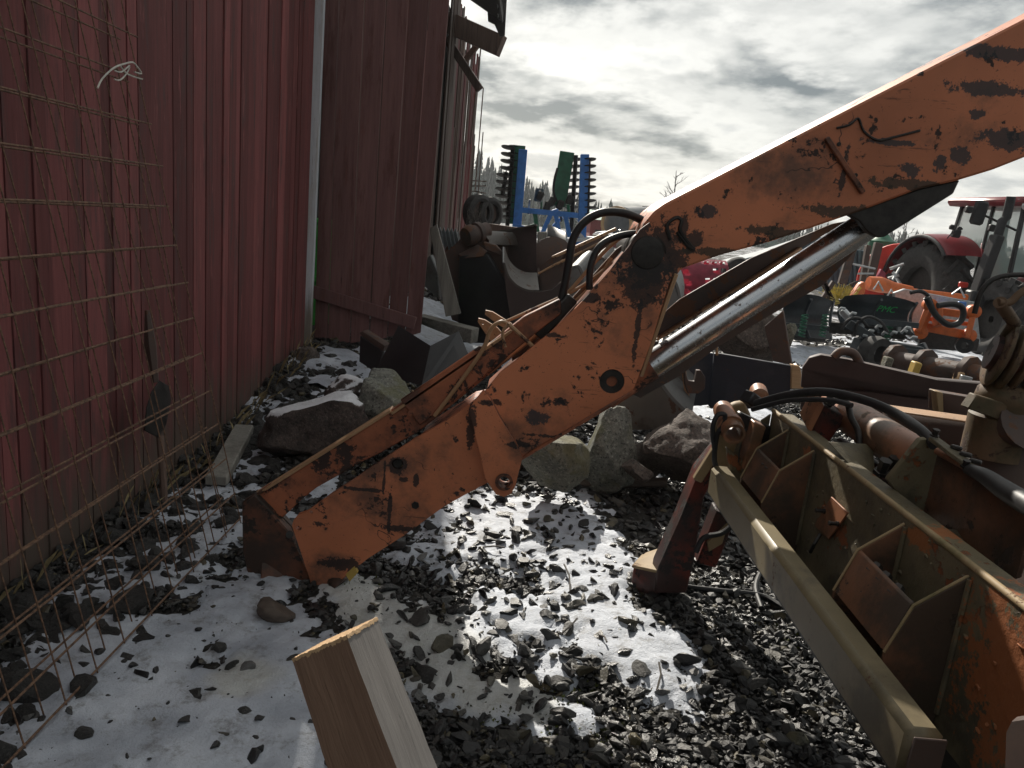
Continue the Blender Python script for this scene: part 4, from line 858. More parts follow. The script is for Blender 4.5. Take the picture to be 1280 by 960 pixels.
# long red-brown beams and blade behind the frame
o = thing('steel_beam', 'long red-brown steel beam behind the orange cylinder', 'beam', P(1180, 560, 3.1))
MB().poly([P(1104, 512, 3.1), P(1240, 532, 2.7), P(1226, 572, 2.7), P(1150, 552, 2.9), P(1100, 540, 3.1)], (.04, .06, 0), .004).build('side', m_rust, o)
MB().poly([P(1104, 511, 3.1), P(1240, 531, 2.7), P(1250, 525, 2.76), P(1112, 506, 3.18)], (0, 0, -.008), .002).build('flange', m_rim, o)
o = MB().poly([P(1240, 534, 2.8), P(1278, 540, 2.8), P(1290, 640, 2.8), P(1226, 590, 2.8)], (0, .04, 0), .004).build('steel_plate', m_olive); tag(o, 'olive plate standing behind the black side plate at the right edge', 'plate')
bl = thing('wide_bucket_blade', 'long purplish steel blade with a rounded end behind the olive frame', 'blade', P(1100, 500, 4.0))
MB().poly([P(u, v, Y) for u, v, Y in ((1001, 484, 4.2), (1003, 460, 4.2), (1012, 447, 4.2), (1026, 443, 4.2), (1060, 449, 4.1), (1172, 474, 3.7), (1240, 480, 3.5), (1240, 510, 3.5), (1160, 500, 3.7), (1090, 488, 4.0))], (.02, .06, 0), .005).build('blade', m_rust2, bl)
MB().poly([P(u, v, Y) for u, v, Y in ((1004, 486, 4.16), (1090, 490, 3.96), (1240, 512, 3.46), (1240, 552, 3.4), (1100, 520, 3.86), (1000, 512, 4.16))], (.02, .06, 0), .005).build('blade_face', m_rust2, bl)
MB().tube([P(u, v, 4.05) for u, v in ((1042, 447), (1050, 440), (1063, 440), (1071, 447), (1077, 465), (1078, 490), (1077, 502))], .024, 12, 6).build('guard_hose', m_rust, bl)
wb = thing('steel_bracket', 'brown channel bracket with a pale lip hung on the purplish blade', 'bracket', P(1195, 510, 3.3))
MB().poly([P(1172, 490, 3.3), P(1225, 499, 3.2), P(1216, 522, 3.2), P(1171, 516, 3.3)], (.0, .08, 0), .004).build('channel', m_rust, wb)
MB().poly([P(1170, 489, 3.28), P(1179, 491, 3.28), P(1180, 517, 3.28), P(1173, 516, 3.28)], (0, .05, 0), .003).build('lip', m_tan, wb)

# ------------------------------------------------------------------ scrap between the barn and the arm
o = MB(); o.poly([P(u, v, 7.4) for u, v in ((537, 286), (546, 280), (576, 392), (557, 396))], (.0, .05, 0), .004)
tag(o.build('plank', m_gwood), 'grey plank leaning up against the barn beside the open door', 'plank')
o = MB(); o.poly([P(u, v, Y) for u, v, Y in ((520, 394, 7.6), (590, 412, 7.0), (588, 430, 7.0), (523, 404, 7.6))], (.06, .16, 0), .006)
tag(o.build('squared_timber', m_gwoodx), 'grey squared timber lying below the leaning plank', 'timber')
o = MB(); o.poly([P(u, v, 8.6) for u, v in ((528, 330), (538, 318), (548, 342), (549, 376), (540, 366), (528, 356))], (.02, .1, 0), .01)
tag(o.build('steel_plate', m_bgrey), 'curved grey sheet behind the leaning plank', 'plate')
fs = thing('folded_sheet', 'black steel sheet folded into a V lying before the door', 'steel sheet', P(530, 480, 5.5))
MB().poly([P(468, 466, 5.6), P(498, 407, 5.9), P(538, 432, 5.35), P(527, 482, 5.3)], (.004, .008, -.004), .001).build('leaf', m_black, fs)
MB().poly([P(538, 432, 5.35), P(573, 414, 5.7), P(589, 452, 5.5), P(545, 486, 5.25), P(527, 482, 5.3)], (.004, .008, -.004), .001).build('leaf', m_black, fs)
cb = thing('channel_section', 'short rusty channel lying by the left corner of the black folded sheet', 'steel channel', P(465, 440, 5.9))
MB().poly([P(449, 416, 6.0), P(453, 414, 6.0), P(481, 432, 5.8), P(479, 440, 5.8), P(476, 437, 5.8), P(454, 421, 6.0)], (.02, .12, 0), .002).build('web', m_rust, cb)
MB().poly([P(450, 420, 5.98), P(479, 440, 5.78), P(470, 466, 5.75), P(449, 452, 5.95)], (.01, .02, 0), .002).build('flange', m_black, cb)

def pbucket(name, label, side, Y, Wd, mat, matin, shift=(0, 0), cat='excavator bucket', inner=None, group='excavator buckets in the scrap pile'):
    """bucket from its side outline: the first n points are the curved shell, swept back by Wd, with two side plates"""
    t = thing(name, label, cat, P(sum(p[0] for p in side)/len(side), max(p[1] for p in side), Y), group)
    pts_ = [P(u, v, Y) for u, v in side]; sv = Vector((shift[0], Wd, shift[1]))
    MB().poly(pts_, (0, .025, 0), .004).build('side_plate', mat, t)
    MB().poly([p+sv for p in pts_], (0, .025, 0), .004).build('side_plate', mat, t)
    curve = spline([P(u, v, Y) for u, v in inner], 5); mb = MB(); b = mb.b; a = [b.verts.new(p) for p in curve]; c = [b.verts.new(p+sv) for p in curve]
    nrm = Vector((0, 1, 0)); a2 = []; c2 = []
    for i, p in enumerate(curve):
        d = (curve[min(i+1, len(curve)-1)]-curve[max(i-1, 0)]).normalized(); n_ = d.cross(nrm)*.02; a2.append(b.verts.new(p+n_)); c2.append(b.verts.new(p+n_+sv))
    for i in range(len(curve)-1):
        b.faces.new((a[i], a[i+1], c[i+1], c[i])); b.faces.new((a2[i], c2[i], c2[i+1], a2[i+1])); b.faces.new((a[i], a2[i], a2[i+1], a[i+1])); b.faces.new((c[i], c[i+1], c2[i+1], c2[i]))
    b.faces.new((a[0], c[0], c2[0], a2[0])); b.faces.new((a[-1], a2[-1], c2[-1], c[-1]))
    mb.build('shell', matin, t); return t
def lipbar(t, a, c, r=.012, mat=None): return MB().tube([a, c], r, 6).build('lip', mat or m_rim, t)
# big dark digging bucket, mouth towards us
t = pbucket('excavator_bucket', 'big dark digging bucket on its back behind the arm elbow, mouth towards the barn', [(556, 318), (576, 298), (600, 288), (612, 300), (608, 318), (600, 326), (606, 380), (598, 412), (565, 400), (556, 372)], 8.0, .5, m_rust, m_bucket, (.35, 0), inner=[(576, 300), (600, 290), (610, 306)])
MB().poly([P(u, v, Y) for u, v, Y in ((574, 320, 7.9), (603, 316, 7.9), (609, 318, 7.85), (636, 362, 7.6), (646, 400, 7.4), (640, 430, 7.3), (572, 428, 7.8))], (.02, .12, 0), .006).build('back_plate', m_black, t)
MB().poly([P(u, v, Y) for u, v, Y in ((572, 318, 7.9), (597, 306, 7.95), (609, 314, 7.85), (604, 321, 7.85), (578, 324, 7.9))], (.0, .06, 0), .008).build('lip', m_rust, t)
MB().lathe(P(582, 296, 7.9), P(609, 287, 8.1)-P(582, 296, 7.9), [(0, .09), (.04, .11), (.09, .11), (.1, .09), (.14, .09), (.15, .11), (.2, .11), (.21, .08), (.30, .08)], 18).build('mount_tube', m_rust, t)
MB().poly([P(u, v, 7.9) for u, v in ((604, 302), (620, 306), (634, 322), (637, 326), (622, 318), (606, 312))], (0, .12, 0), .01).build('mount_ear', m_rust, t)
# ... the rest of the pile
t = thing('steel_plate', 'upright brown steel plate with a sharp top corner in the middle of the pile', 'plate', P(650, 400, 8.2))
MB().poly([P(u, v, Y) for u, v, Y in ((604, 294, 8.6), (636, 289, 8.5), (671, 282, 8.3), (671, 352, 8.3), (660, 380, 8.3), (612, 390, 8.6))], (.0, .05, 0), .004).build('sheet', m_rust2, t)
MB().bar(P(604, 293, 8.58), P(671, 281.5, 8.28), .05, .02).build('lip', m_bucket, t)
t = pbucket('excavator_bucket', 'brown narrow bucket with a scoured curved inside in the middle of the pile', [(629, 329), (634, 345), (644, 357), (658, 364), (674, 365), (690, 362), (704, 350), (712, 330), (718, 345), (712, 410), (640, 410), (632, 362)], 7.4, .55, m_rust2, m_bucket, (-.03, .13), inner=[(629, 329), (634, 345), (644, 357), (658, 364), (674, 365)])
lipbar(t, P(629, 329, 7.4), P(629, 329, 7.4)+Vector((-.03, .55, .13)), .01, m_bgrey)
t = pbucket('excavator_bucket', 'rusty trough shaped bucket with a bright upper edge right of the brown narrow bucket', [(672, 345), (690, 331), (735, 312), (760, 300), (768, 316), (742, 352), (700, 368), (680, 366)], 7.8, .5, m_rust, m_rust, (.0, .05), inner=[(672, 345), (680, 366), (700, 368), (742, 352)])
lipbar(t, P(673, 342, 7.78), P(704, 325, 7.78), .012); lipbar(t, P(696, 330, 7.76), P(765, 296, 7.76), .014)
MB().bar(P(690, 322, 7.9), P(770, 286, 7.9), .08, .03).build('lip', m_rim, t)
t = pbucket('excavator_bucket', 'small grey scoured bucket seen between the two hoses of the arm', [(712, 338), (722, 334), (727, 346), (725, 366), (712, 372)], 6.6, .4, m_bgrey, m_bgrey, (.14, .12), inner=[(712, 338), (722, 334), (727, 346), (725, 366)])
t = pbucket('excavator_bucket', 'small pale bucket just left of the elbow pivot', [(742, 330), (752, 324), (758, 332), (772, 338), (768, 352), (750, 356)], 6.8, .3, m_bgrey, m_bucket, (.1, .1), inner=[(742, 330), (752, 324), (758, 332), (770, 338)])
o = MB(); o.tube([P(u, v, 6.9) for u, v in ((778, 300), (785, 292), (790, 296), (786, 310), (775, 320))], .016, 8, 4); tag(o.build('steel_loop', m_bgrey), 'small grey steel loop just left of the elbow pivot', 'steel loop')
o = MB(); o.lathe(P(688, 325, 8.6), (.3, -1, .1), [(0, .2), (.02, .26), (.1, .26), (.12, .2)], 18); o.box(P(697, 318, 8.7), (.35, .1, .2), rotm(0, 15, 0), .02)
tag(o.build('scrap_wheel', m_rust), 'dark scrap wheel and bracket lying between the steel plate and the trough', 'scrap')
o = MB(); o.poly([P(u, v, 9.5) for u, v in ((672, 290), (684, 290), (684, 312), (672, 314))], (0, .3, 0), .01); tag(o.build('timber_block', m_gwood), 'pale wooden block standing behind the upright steel plate', 'timber')
o = MB(); o.poly([P(u, v, Y) for u, v, Y in ((684, 292, 9.0), (708, 304, 8.6), (706, 312, 8.6), (684, 306, 9.0))], (0, .3, .12), .01); tag(o.build('steel_plate', m_bgrey), 'bent pale blue plate behind the upright steel plate', 'plate')
# corrugated sheet offcut by the barn
cs_ = MB(); b = cs_.b; a0, a1, d0 = P(549, 286, 9.5), P(573, 288, 9.2), P(552, 305, 9.0)-P(549, 286, 9.5); N_ = 40; rw = []
for i in range(N_+1):
    q = a0.lerp(a1, i/N_)+Vector((0, 0, .025*math.sin(i*math.pi*2/8))); rw.append((b.verts.new(q), b.verts.new(q+d0*1.2)))
for i in range(N_): b.faces.new((rw[i][0], rw[i+1][0], rw[i+1][1], rw[i][1])).smooth = True
r_ = bmesh.ops.solidify(b, geom=b.faces[:], thickness=.004)
tag(cs_.build('corrugated_sheet', m_corr), 'offcut of grey corrugated roofing resting against the barn', 'roofing sheet')
# buckets below the arm
t = pbucket('excavator_bucket', 'large scoured ditching bucket with a grey curved inside under the chrome rod', [(760, 492), (795, 470), (815, 468), (824, 480), (836, 496), (852, 512), (862, 522), (858, 534), (800, 538), (762, 534)], 4.75, .45, m_bucket, m_bgrey, (.12, .16), inner=[(815, 458), (818, 468), (826, 482), (838, 498), (852, 512), (862, 522)])
MB().poly([P(u, v, 5.0) for u, v in ((815, 470), (853, 452), (856, 455), (860, 520), (846, 508), (828, 490))], (.0, .02, 0), .003).build('inner_sheet', m_bgrey, t)
MB().bar(P(853, 450, 4.97), P(862, 518, 4.9), .03, .012, (0, 1, 0)).build('lip', m_rim, t)
t = pbucket('excavator_bucket', 'dark plate bucket hung low behind the joint pin of the elbow', [(836, 362), (842, 352), (848, 372), (846, 396), (832, 404), (828, 384)], 6.0, .4, m_bgrey, m_bgrey, (.1, .08), inner=[(836, 362), (842, 352), (848, 372), (846, 396)])
t = thing('navy_box', 'dark navy steel box with scratched face behind the olive frame', 'steel box', P(940, 520, 4.9))
MB().poly([P(u, v, Y) for u, v, Y in ((893, 442, 5.1), (897, 441, 5.1), (990, 457, 4.8), (988, 492, 4.8), (960, 508, 4.8), (930, 512, 4.9), (887, 509, 5.1))], (.0, .03, 0), .004).build('face_sheet', m_navy, t)
MB().poly([P(u, v, 5.2) for u, v in ((855, 450), (872, 440), (893, 442), (890, 506), (862, 508))], (.0, .03, 0), .004).build('side_sheet', m_navy, t)
MB().poly([P(990, 456, 4.78), P(1000, 458, 4.78), P(1005, 486, 4.78), P(989, 486, 4.78)], (0, .05, 0), .003).build('end_board', m_endg, t, 'pale edge board')
MB().tube([P(896, 444, 5.08), P(896, 434, 5.08), P(890, 436, 5.08)], .01, 6).build('hook', m_rim, t)
yb = MB().poly([P(u, v, 4.9) for u, v in ((855, 456), (860, 476), (868, 477), (871, 463), (876, 463), (882, 472), (881, 486), (874, 492), (860, 492), (856, 480))], (0, .04, 0), .003).build('hook_plate', m_rust); tag(yb, 'notched brown steel hook plate in front of the navy box', 'hook plate')
o = MB().poly([P(u, v, Y) for u, v, Y in ((955, 408, 5.6), (979, 388, 5.6), (990, 456, 5.5), (966, 452, 5.6))], (.02, .04, 0), .006).build('steel_plate', m_rust); tag(o, 'dark plate leaning above the navy box', 'plate')
# pink perforated drum behind the rod
pk = MB(); b = pk.b; ca = P(846, 350, 9.0); cb_ = P(906, 348, 9.0); axd = (cb_-ca); L_ = axd.length; axd.normalize(); X_ = axd.orthogonal().normalized(); Y_ = axd.cross(X_)
NA, NL = 48, 18; vv = [[b.verts.new(ca+axd*(L_*i/NL)+(.19+.045*math.sin(math.pi*(.25+.6*i/NL)))*(math.cos(2*math.pi*k/NA)*X_+math.sin(2*math.pi*k/NA)*Y_)) for k in range(NA)] for i in range(NL+1)]
for i in range(NL):
    for k in range(NA):
        hole = (i in (1, 2, 9, 10, 12, 13, 15, 16)) and (k % 4 in (1, 2)) and not (i in (9, 10) and k % 8 > 4)
        if not hole: b.faces.new((vv[i][k], vv[i][(k+1) % NA], vv[i+1][(k+1) % NA], vv[i+1][k])).smooth = True
bmesh.ops.solidify(b, geom=b.faces[:], thickness=.012)
tag(pk.build('perforated_drum', m_pink), 'pink plastic drum with square holes lying behind the chrome rod', 'drum')
o = MB(); o.lathe(P(918, 342, 9.6), (.2, -1, .2), [(0, .10), (0, .17), (.06, .2), (.12, .2), (.16, .17), (.16, .10)], 20, True); tag(o.build('small_tyre', m_tyre), 'small dark tyre just right of the pink drum', 'tyre')
o = MB(); o.poly([P(u, v, 12) for u, v in ((905, 330), (960, 316), (1010, 300), (1046, 292), (1046, 330), (960, 366), (910, 372))], (0, .6, 0), .02); tag(o.build('steel_tank_scrap', m_ctn), 'blue grey steel tank side behind the chrome rod', 'tank')

# ------------------------------------------------------------------ rusty drum axle beyond the blade
ax = thing('roller_axle', 'rusty axle tube with three flanges lying beyond the purplish blade', 'axle', P(1175, 470, 5.6))
a0, a1 = P(1118, 452, 5.9), P(1240, 474, 5.2); MB().tube([a0, a1], .085, 18).build('tube', m_rust, ax)
for k_ in (.0, .33, .78):
    q = a0.lerp(a1, k_); MB().lathe(q, a1-a0, [(-.02, .05), (-.02, .14), (.025, .14), (.025, .05)], 10, True).build('flange', m_rust, ax)
for (u, v, w_, mt) in ((1107, 458, .05, m_rockl), (1142, 464, .05, m_ybr), (1196, 476, .04, m_endg)):
    o = MB().box(P(u, v, 5.3), (w_, .08, .14), rotm(0, 8, 0), .008).build('wood_block', mt); tag(o, {1107: 'pale block under the left end of the rusty axle', 1142: 'yellowish block under the middle of the rusty axle', 1196: 'tan block under the right part of the rusty axle'}[u], 'block', 'packing blocks under the axle')
o = MB().box(P(1207, 474, 5.1), (.075, .03, .045), rotm(0, 8, 0), .003).build('paper_tag', m_galv); tag(o, 'small white tag beside the tan block under the rusty axle', 'tag')

# ------------------------------------------------------------------ black snow blades
def snow_blade(label, uL, uR, vT, vB, Y, dY, text=False):
    t = thing('snow_plough', label, 'snow plough', P((uL+uR)/2, vB, Y), 'black plough blades for sale')
    n = 9; mb = MB(); b = mb.b; rows = []
    for i in range(n+1):
        s_ = i/n; bulge = .28*math.sin(math.pi*s_*.9)
        row = []
        for j in range(7):
            u = uL+(uR-uL)*j/6; v = vT+(vB-vT)*s_+.10*(u-uL); top = (.07*(1-abs(2*j/6-1)**2) if i == 0 else 0)
            p = P(u, v, Y+dY*j/6); p.y += bulge; p.z += top; row.append(b.verts.new(p))
        rows.append(row)
    for i in range(n):
        for j in range(6): b.faces.new((rows[i][j], rows[i][j+1], rows[i+1][j+1], rows[i+1][j])).smooth = True
    bmesh.ops.solidify(b, geom=b.faces[:], thickness=.012); mb.build('mouldboard', m_gloss, t)
    yr = Y+dY; q = [P(uR, vT+.10*(uR-uL)-1, yr)+Vector((0, -.02, 0))]
    for i in range(8): q.append(P(uR+6*math.sin(math.pi*i/7), vT+(vB-vT)*i/7+.10*(uR-uL), yr)+Vector((0, .33*math.sin(math.pi*i/7*.9), 0)))
    MB().tube(q[1:], .025, 6).build('end_rib', m_gloss, t)
    um = (uL+uR)/2; MB().tube([P(um, vT+.1*(um-uL)+(vB-vT)*s_, Y+dY*.5)+Vector((0, .28*math.sin(math.pi*s_*.9)-.03, 0)) for s_ in np.linspace(0, 1, 7)], .022, 6).build('mid_rib', m_gloss, t)
    for (u, s_) in ((uL+.25*(uR-uL), .78), (uL+.75*(uR-uL), .80)):
        MB().box(P(u, vT+(vB-vT)*s_+.10*(u-uL), Y+dY*.5-.02), (.05, .05, .10), None, .006).build('hinge_bracket', m_galv, t)
    a, c = P(uL-6, vB-14, Y-.1), P(uR+2, vB-14+.10*(uR-uL), Y+dY-.1); MB().bar(a, c, .08, .08).build('frame_bar', m_gloss, t)
    MB().bar(a+Vector((0, .3, -.18)), c+Vector((0, .3, -.18)), .03, .16).build('cutting_edge', m_darkst, t)
    return t
t1 = snow_blade('left black plough blade with two green coil springs', 985, 1042, 371, 420, 11.6, .3)
for u in (1004, 1030):
    c = P(u, 407, 11.35); sp_ = MB(); sp_.tube([c+Vector((.045*math.cos(a), .045*math.sin(a), .17-a*.34/44)) for a in np.linspace(0, 44, 120)], .011, 5); sp_.build('spring', m_green, t1, 'green coil spring')
t2 = snow_blade('middle black plough blade with two panels and green lettering', 1056, 1146, 370, 412, 11.2, -.3)
ti = bpy.data.curves.new('lettering', 'FONT'); ti.body = 'PMC'; ti.size = .42; ti.extrude = .003; ti.shear = .1
dg = bpy.data.objects.new('tmp_text', ti); COL.objects.link(dg); dps = bpy.context.evaluated_depsgraph_get(); me = bpy.data.meshes.new_from_object(dg.evaluated_get(dps)); bpy.data.objects.remove(dg)
for v_ in me.vertices:
    u = 1103+v_.co.x*29; vv_ = 391-v_.co.y*29+.10*(u-1103); s_ = (vv_-370-.10*(u-1056))/42; v_.co = P(u, vv_, 11.2-.3*(u-1056)/90)+Vector((0, .28*math.sin(math.pi*s_*.9)-.03-v_.co.z, 0))
put('lettering', me, m_gtext, t2)
c = P(1110, 416, 11.05); sp_ = MB(); sp_.tube([c+Vector((.045*math.cos(a), .045*math.sin(a), .12-a*.24/34)) for a in np.linspace(0, 34, 90)], .011, 5); sp_.build('spring', m_green, t2, 'green coil spring')
t3 = thing('plough_hitch', 'black plough mounting frame with chrome fittings before the two blades', 'plough frame', P(1100, 440, 10))
for (a, c, w_, h_) in (((1076, 424), (1152, 436), .16, .06), ((1078, 446), (1158, 450), .10, .10), ((1074, 424), (1062, 452), .12, .10), ((1060, 404), (1092, 424), .08, .12), ((1150, 430), (1160, 450), .10, .12), ((1092, 440), (1150, 446), .2, .22)):
    MB().bar(P(*a, 10.2), P(*c, 10.1), w_, h_, bev=.01).build('frame_bar', m_gloss, t3)
for (u, v) in ((1088, 414), (1098, 408), (1106, 416), (1117, 416), (1130, 414), (1134, 410), (1080, 420), (1142, 422), (1066, 392), (1052, 386)):
    MB().tube([P(u-3, v+2, 10.15), P(u, v-1, 10.1), P(u+4, v, 10.1)], .022, 7).build('coupling', m_galv, t3)
for pp in (((1068, 420), (1072, 404), (1085, 396), (1100, 402), (1110, 416)), ((1052, 412), (1060, 400), (1074, 398), (1084, 408))):
    MB().tube([P(u, v, 10.1) for u, v in pp], .022, 8, 5).build('hose', m_rubber, t3)
MB().lathe(P(1086, 440, 10.0), (.4, -1, 0), [(0, .12), (.0, .22), (.1, .24), (.2, .22), (.2, .12)], 20, True).build('support_wheel', m_tyre, t3)
MB().bar(P(1062, 398, 10.3), P(1052, 388, 10.4), .10, .10, bev=.02).build('lamp_block', m_galv, t3)

# orange coupler frame with grey moldboard
oc = thing('orange_coupler', 'bright orange coupler frame with black hose hung on a grey blade', 'coupler frame', P(1185, 440, 11.4))
def ob(a, c, w_=.10, h_=.10, Y=11.4, nm='rail'): return MB().bar(P(*a, Y), P(*c, Y-.1), w_, h_, bev=.01).build(nm, m_bor, oc)
ob((1153, 408), (1210, 419), .10, .13); ob((1158, 387), (1212, 394), .08, .11); ob((1157, 398), (1210, 405), .06, .06)
for a, c in (((1162, 383), (1150, 416)), ((1217, 391), (1209, 424)), ((1172, 386), (1172, 408))): ob(a, c, .08, .16, 11.3, 'upright')
for u, v in ((1164, 382), (1219, 390), (1213, 420), (1152, 416)): MB().lathe(P(u, v, 11.2), (.2, 1, 0), [(0, .06), (.02, .10), (.14, .10), (.16, .06)], 16).build('eye', m_bor, oc)
MB().tube([P(u, v, 11.0) for u, v in ((1158, 372), (1166, 388), (1174, 398), (1186, 406), (1198, 404), (1204, 394), (1202, 384), (1190, 380), (1172, 382))], .045, 10, 5).build('hose', m_rubber, oc)
MB().tube([P(u, v, 11.1) for u, v in ((1138, 366), (1150, 364), (1160, 370), (1166, 384))], .03, 8, 5).build('hose', m_rubber, oc)
gb = thing('grey_blade', 'grey steel scraper blade standing behind the orange coupler', 'scraper blade', P(1180, 440, 12))
MB().poly([P(u, v, 12) for u, v in ((1118, 366), (1132, 361), (1222, 378), (1222, 388), (1226, 430), (1150, 432), (1120, 410))], (0, .08, 0), .01).build('mouldboard', m_galv, gb)
MB().poly([P(u, v, 11.9) for u, v in ((1148, 412), (1225, 424), (1222, 440), (1150, 436))], (0, .08, 0), .01).build('cutting_edge', m_darkst, gb)
MB().lathe(P(1206, 432, 11.2), (.3, 1, 0), [(0, .05), (0, .12), (.1, .12), (.1, .05)], 16, True).build('castor', m_rubber, gb)
MB().box(P(1202, 381, 11.7), (.12, .06, .10), None, .01).build('blue_clip', m_blue, gb)
# sweeper
sw2 = thing('sweeper', 'orange sweeper with yellow bristles and a printed side arm', 'sweeper', P(1075, 390, 13))
MB().poly([P(u, v, 13) for u, v in ((1058, 380), (1076, 354), (1082, 352), (1082, 366), (1068, 384))], (0, .15, 0), .02).build('side_arm', m_bor, sw2)
for i, (u, v) in enumerate(((1066, 372), (1070, 367), (1074, 361))): MB().box(P(u, v, 12.97), (.045, .01, .07), rotm(0, 35, 0)).build('print_mark', m_ytext, sw2)
MB().tube([P(u, v, 13.2) for u, v in ((1085, 354), (1100, 356), (1118, 360), (1140, 362))], [.12, .14, .10, .06], 10).build('gear_housing', m_bor, sw2)
MB().bar(P(1120, 362, 13.4), P(1210, 372, 13.0), .12, .10, bev=.02).build('main_tube', m_bor, sw2)
MB().tube([P(1052, 362, 13.3), P(1070, 353, 13.3), P(1080, 355, 13.3)], .03, 8, 4).build('guard_hoop', m_darkst, sw2)
br = MB(); c = P(1048, 378, 13.2)
for i in range(220):
    a = random.uniform(-.4, 3.6); d = Vector((math.cos(a), random.uniform(-.5, .5), math.sin(a))).normalized(); o2 = Vector((random.uniform(-.06, .06), random.uniform(-.2, .2), 0))
    br.tube([c+o2+d*.06, c+o2+d*random.uniform(.26, .36)], .006, 3)
br.build('bristles', m_bris, sw2, None, 'stuff')
MB().lathe(c+Vector((0, -.2, 0)), (0, 1, 0), [(0, .08), (.4, .08)], 14).build('brush_core', m_darkst, sw2)
for pp in (((1092, 362), (1098, 352), (1104, 364)), ((1108, 372), (1114, 362), (1120, 372)), ((1190, 368), (1200, 360), (1206, 372))):
    MB().tube([P(u, v, 12.8) for u, v in pp], .018, 6).build('linkage', m_galv, sw2)

# ------------------------------------------------------------------ red tractor
trc = thing('tractor', 'red tractor with a glazed cab and front loader arm parked at the right', 'tractor', P(1250, 436, 14))
def wheel(name, c, axis, Ro, Ri, wdt, lugs, mat):
    wq = MB(); wq.lathe(c-axis*wdt/2, axis, [(.06, Ri), (0, Ri+.1), (0, Ro-.14), (.07, Ro-.03), (.14, Ro), (wdt-.14, Ro), (wdt-.07, Ro-.03), (wdt, Ro-.14), (wdt, Ri+.1), (wdt-.06, Ri)], 40, True)
    o = wq.build(name, m_tyre, trc); lg = MB(); x = axis.orthogonal().normalized(); y = axis.cross(x)
    for i in range(lugs):
        for s_ in (0, 1):
            a = 2*math.pi*(i+.5*s_)/lugs; da = 2*math.pi/lugs*.8; sg = 1 if s_ else -1
            p = c+axis*(sg*wdt*.46)+(Ro-.03)*(math.cos(a)*x+math.sin(a)*y); q_ = c+axis*(sg*.02)+(Ro+.03)*(math.cos(a+da)*x+math.sin(a+da)*y); lg.bar(p, q_, .085, .12, (p-c), .01)
    lg.build('tread_lugs', m_tyre, o, None, 'stuff')
    rm = MB(); rm.lathe(c-axis*wdt*.2, axis, [(0, .06), (.0, .16), (.05, .18), (.05, Ri-.12), (-.1, Ri-.05), (-.1, Ri+.02), (wdt*.4, Ri+.02), (wdt*.4, .06)], 28, True); rm.build('rim', m_red if False else m_darkst, o); return o
hd = Vector((.12, -.993, 0)).normalized(); rt = Vector((-.993, -.12, 0)).normalized()     # heading, tractor's right hand
rw_ = P(1156, 372, 15.0); rw_.z = .93; fw = P(1247, 391, 12.9); fw.z = .66
wheel('rear_wheel', rw_, rt, .95, .48, .62, 18, m_tyre); wheel('rear_wheel', rw_-rt*1.9, rt, .95, .48, .62, 18, m_tyre)
wheel('front_wheel', fw, rt, .66, .34, .45, 16, m_tyre); wheel('front_wheel', fw-rt*1.75, rt, .66, .34, .45, 16, m_tyre)
def TL(f, r_, z): return Vector((rw_.x, rw_.y, 0))+hd*f-rt*r_+Vector((0, 0, z))     # forward of rear axle, inwards from the right wheel, up
# fender
fe = MB(); b = fe.b; prev = None
for i in range(15):
    a = R(42+i*9.2); ring = []
    for (dr, w0) in ((1.02, -.34), (1.10, -.34), (1.14, .10), (1.14, .42), (1.06, .42)):
        ring.append(b.verts.new(TL(math.cos(a)*dr, w0+.02, .93+math.sin(a)*dr)))
    if prev:
        for k_ in range(4): b.faces.new((prev[k_], prev[k_+1], ring[k_+1], ring[k_])).smooth = True
    prev = ring
fe.build('fender', m_red, trc)
lip = MB(); lip.tube([TL(math.cos(R(42+i*9.2))*1.06, -.33, .93+math.sin(R(42+i*9.2))*1.06) for i in range(15)], .035, 8); lip.build('fender_lip', m_plastic, trc)
MB().poly([TL(1.05, .78, 1.0), TL(1.05, .40, 1.0), TL(1.0, .34, 1.35), TL(.85, .36, 1.7), TL(.70, .42, 1.95), TL(.70, .78, 1.95)], -hd*.05, .01).build('fender_front', m_red, trc)
# cab
cabc = [(1.55, .42), (1.55, 1.48), (-.15, 1.55), (-.15, .35)]
top = 2.62
MB().poly([TL(1.68, .30, top), TL(1.68, 1.6, top), TL(-.35, 1.65, top), TL(-.35, .25, top)], (0, 0, .16), .06).build('cab_roof', m_red, trc)
for (f, r_), (f2, r2) in zip(cabc, ((1.42, .5), (1.42, 1.4), (-.1, 1.45), (-.1, .45))):
    MB().bar(TL(f, r_, 1.35), TL(f2, r2, top), .07, .07, hd, .01).build('cab_pillar', m_plastic, trc)
MB().bar(TL(.75, .40, 1.3), TL(.72, .47, top), .06, .06, hd, .01).build('cab_pillar', m_plastic, trc)
def pane(pts_, nm='window'): return MB().poly(pts_, None).build(nm, m_glass, trc)
pane([TL(1.55, .46, 1.36), TL(1.55, 1.44, 1.36), TL(1.42, 1.36, top-.02), TL(1.42, .54, top-.02)], 'windscreen')
pane([TL(1.5, .42, 1.1), TL(.78, .40, 1.3), TL(.75, .47, top-.02), TL(1.38, .5, top-.02)], 'door_pane')
pane([TL(.72, .40, 1.5), TL(-.1, .36, 1.9), TL(-.08, .45, top-.02), TL(.69, .47, top-.02)])
pane([TL(-.13, .4, 1.7), TL(-.13, 1.5, 1.7), TL(-.1, 1.42, top-.02), TL(-.1, .48, top-.02)], 'rear_window')
pane([TL(1.5, 1.5, 1.1), TL(-.1, 1.56, 1.6), TL(-.08, 1.46, top-.02), TL(1.38, 1.42, top-.02)])
MB().box(TL(.35, .95, 1.5), (.5, .16, .7), rotm(0, 0, -7), .06).build('seat', m_plastic, trc)
MB().box(TL(.5, .95, 1.15), (.5, .5, .2), rotm(0, 0, -7), .06).build('seat', m_plastic, trc)
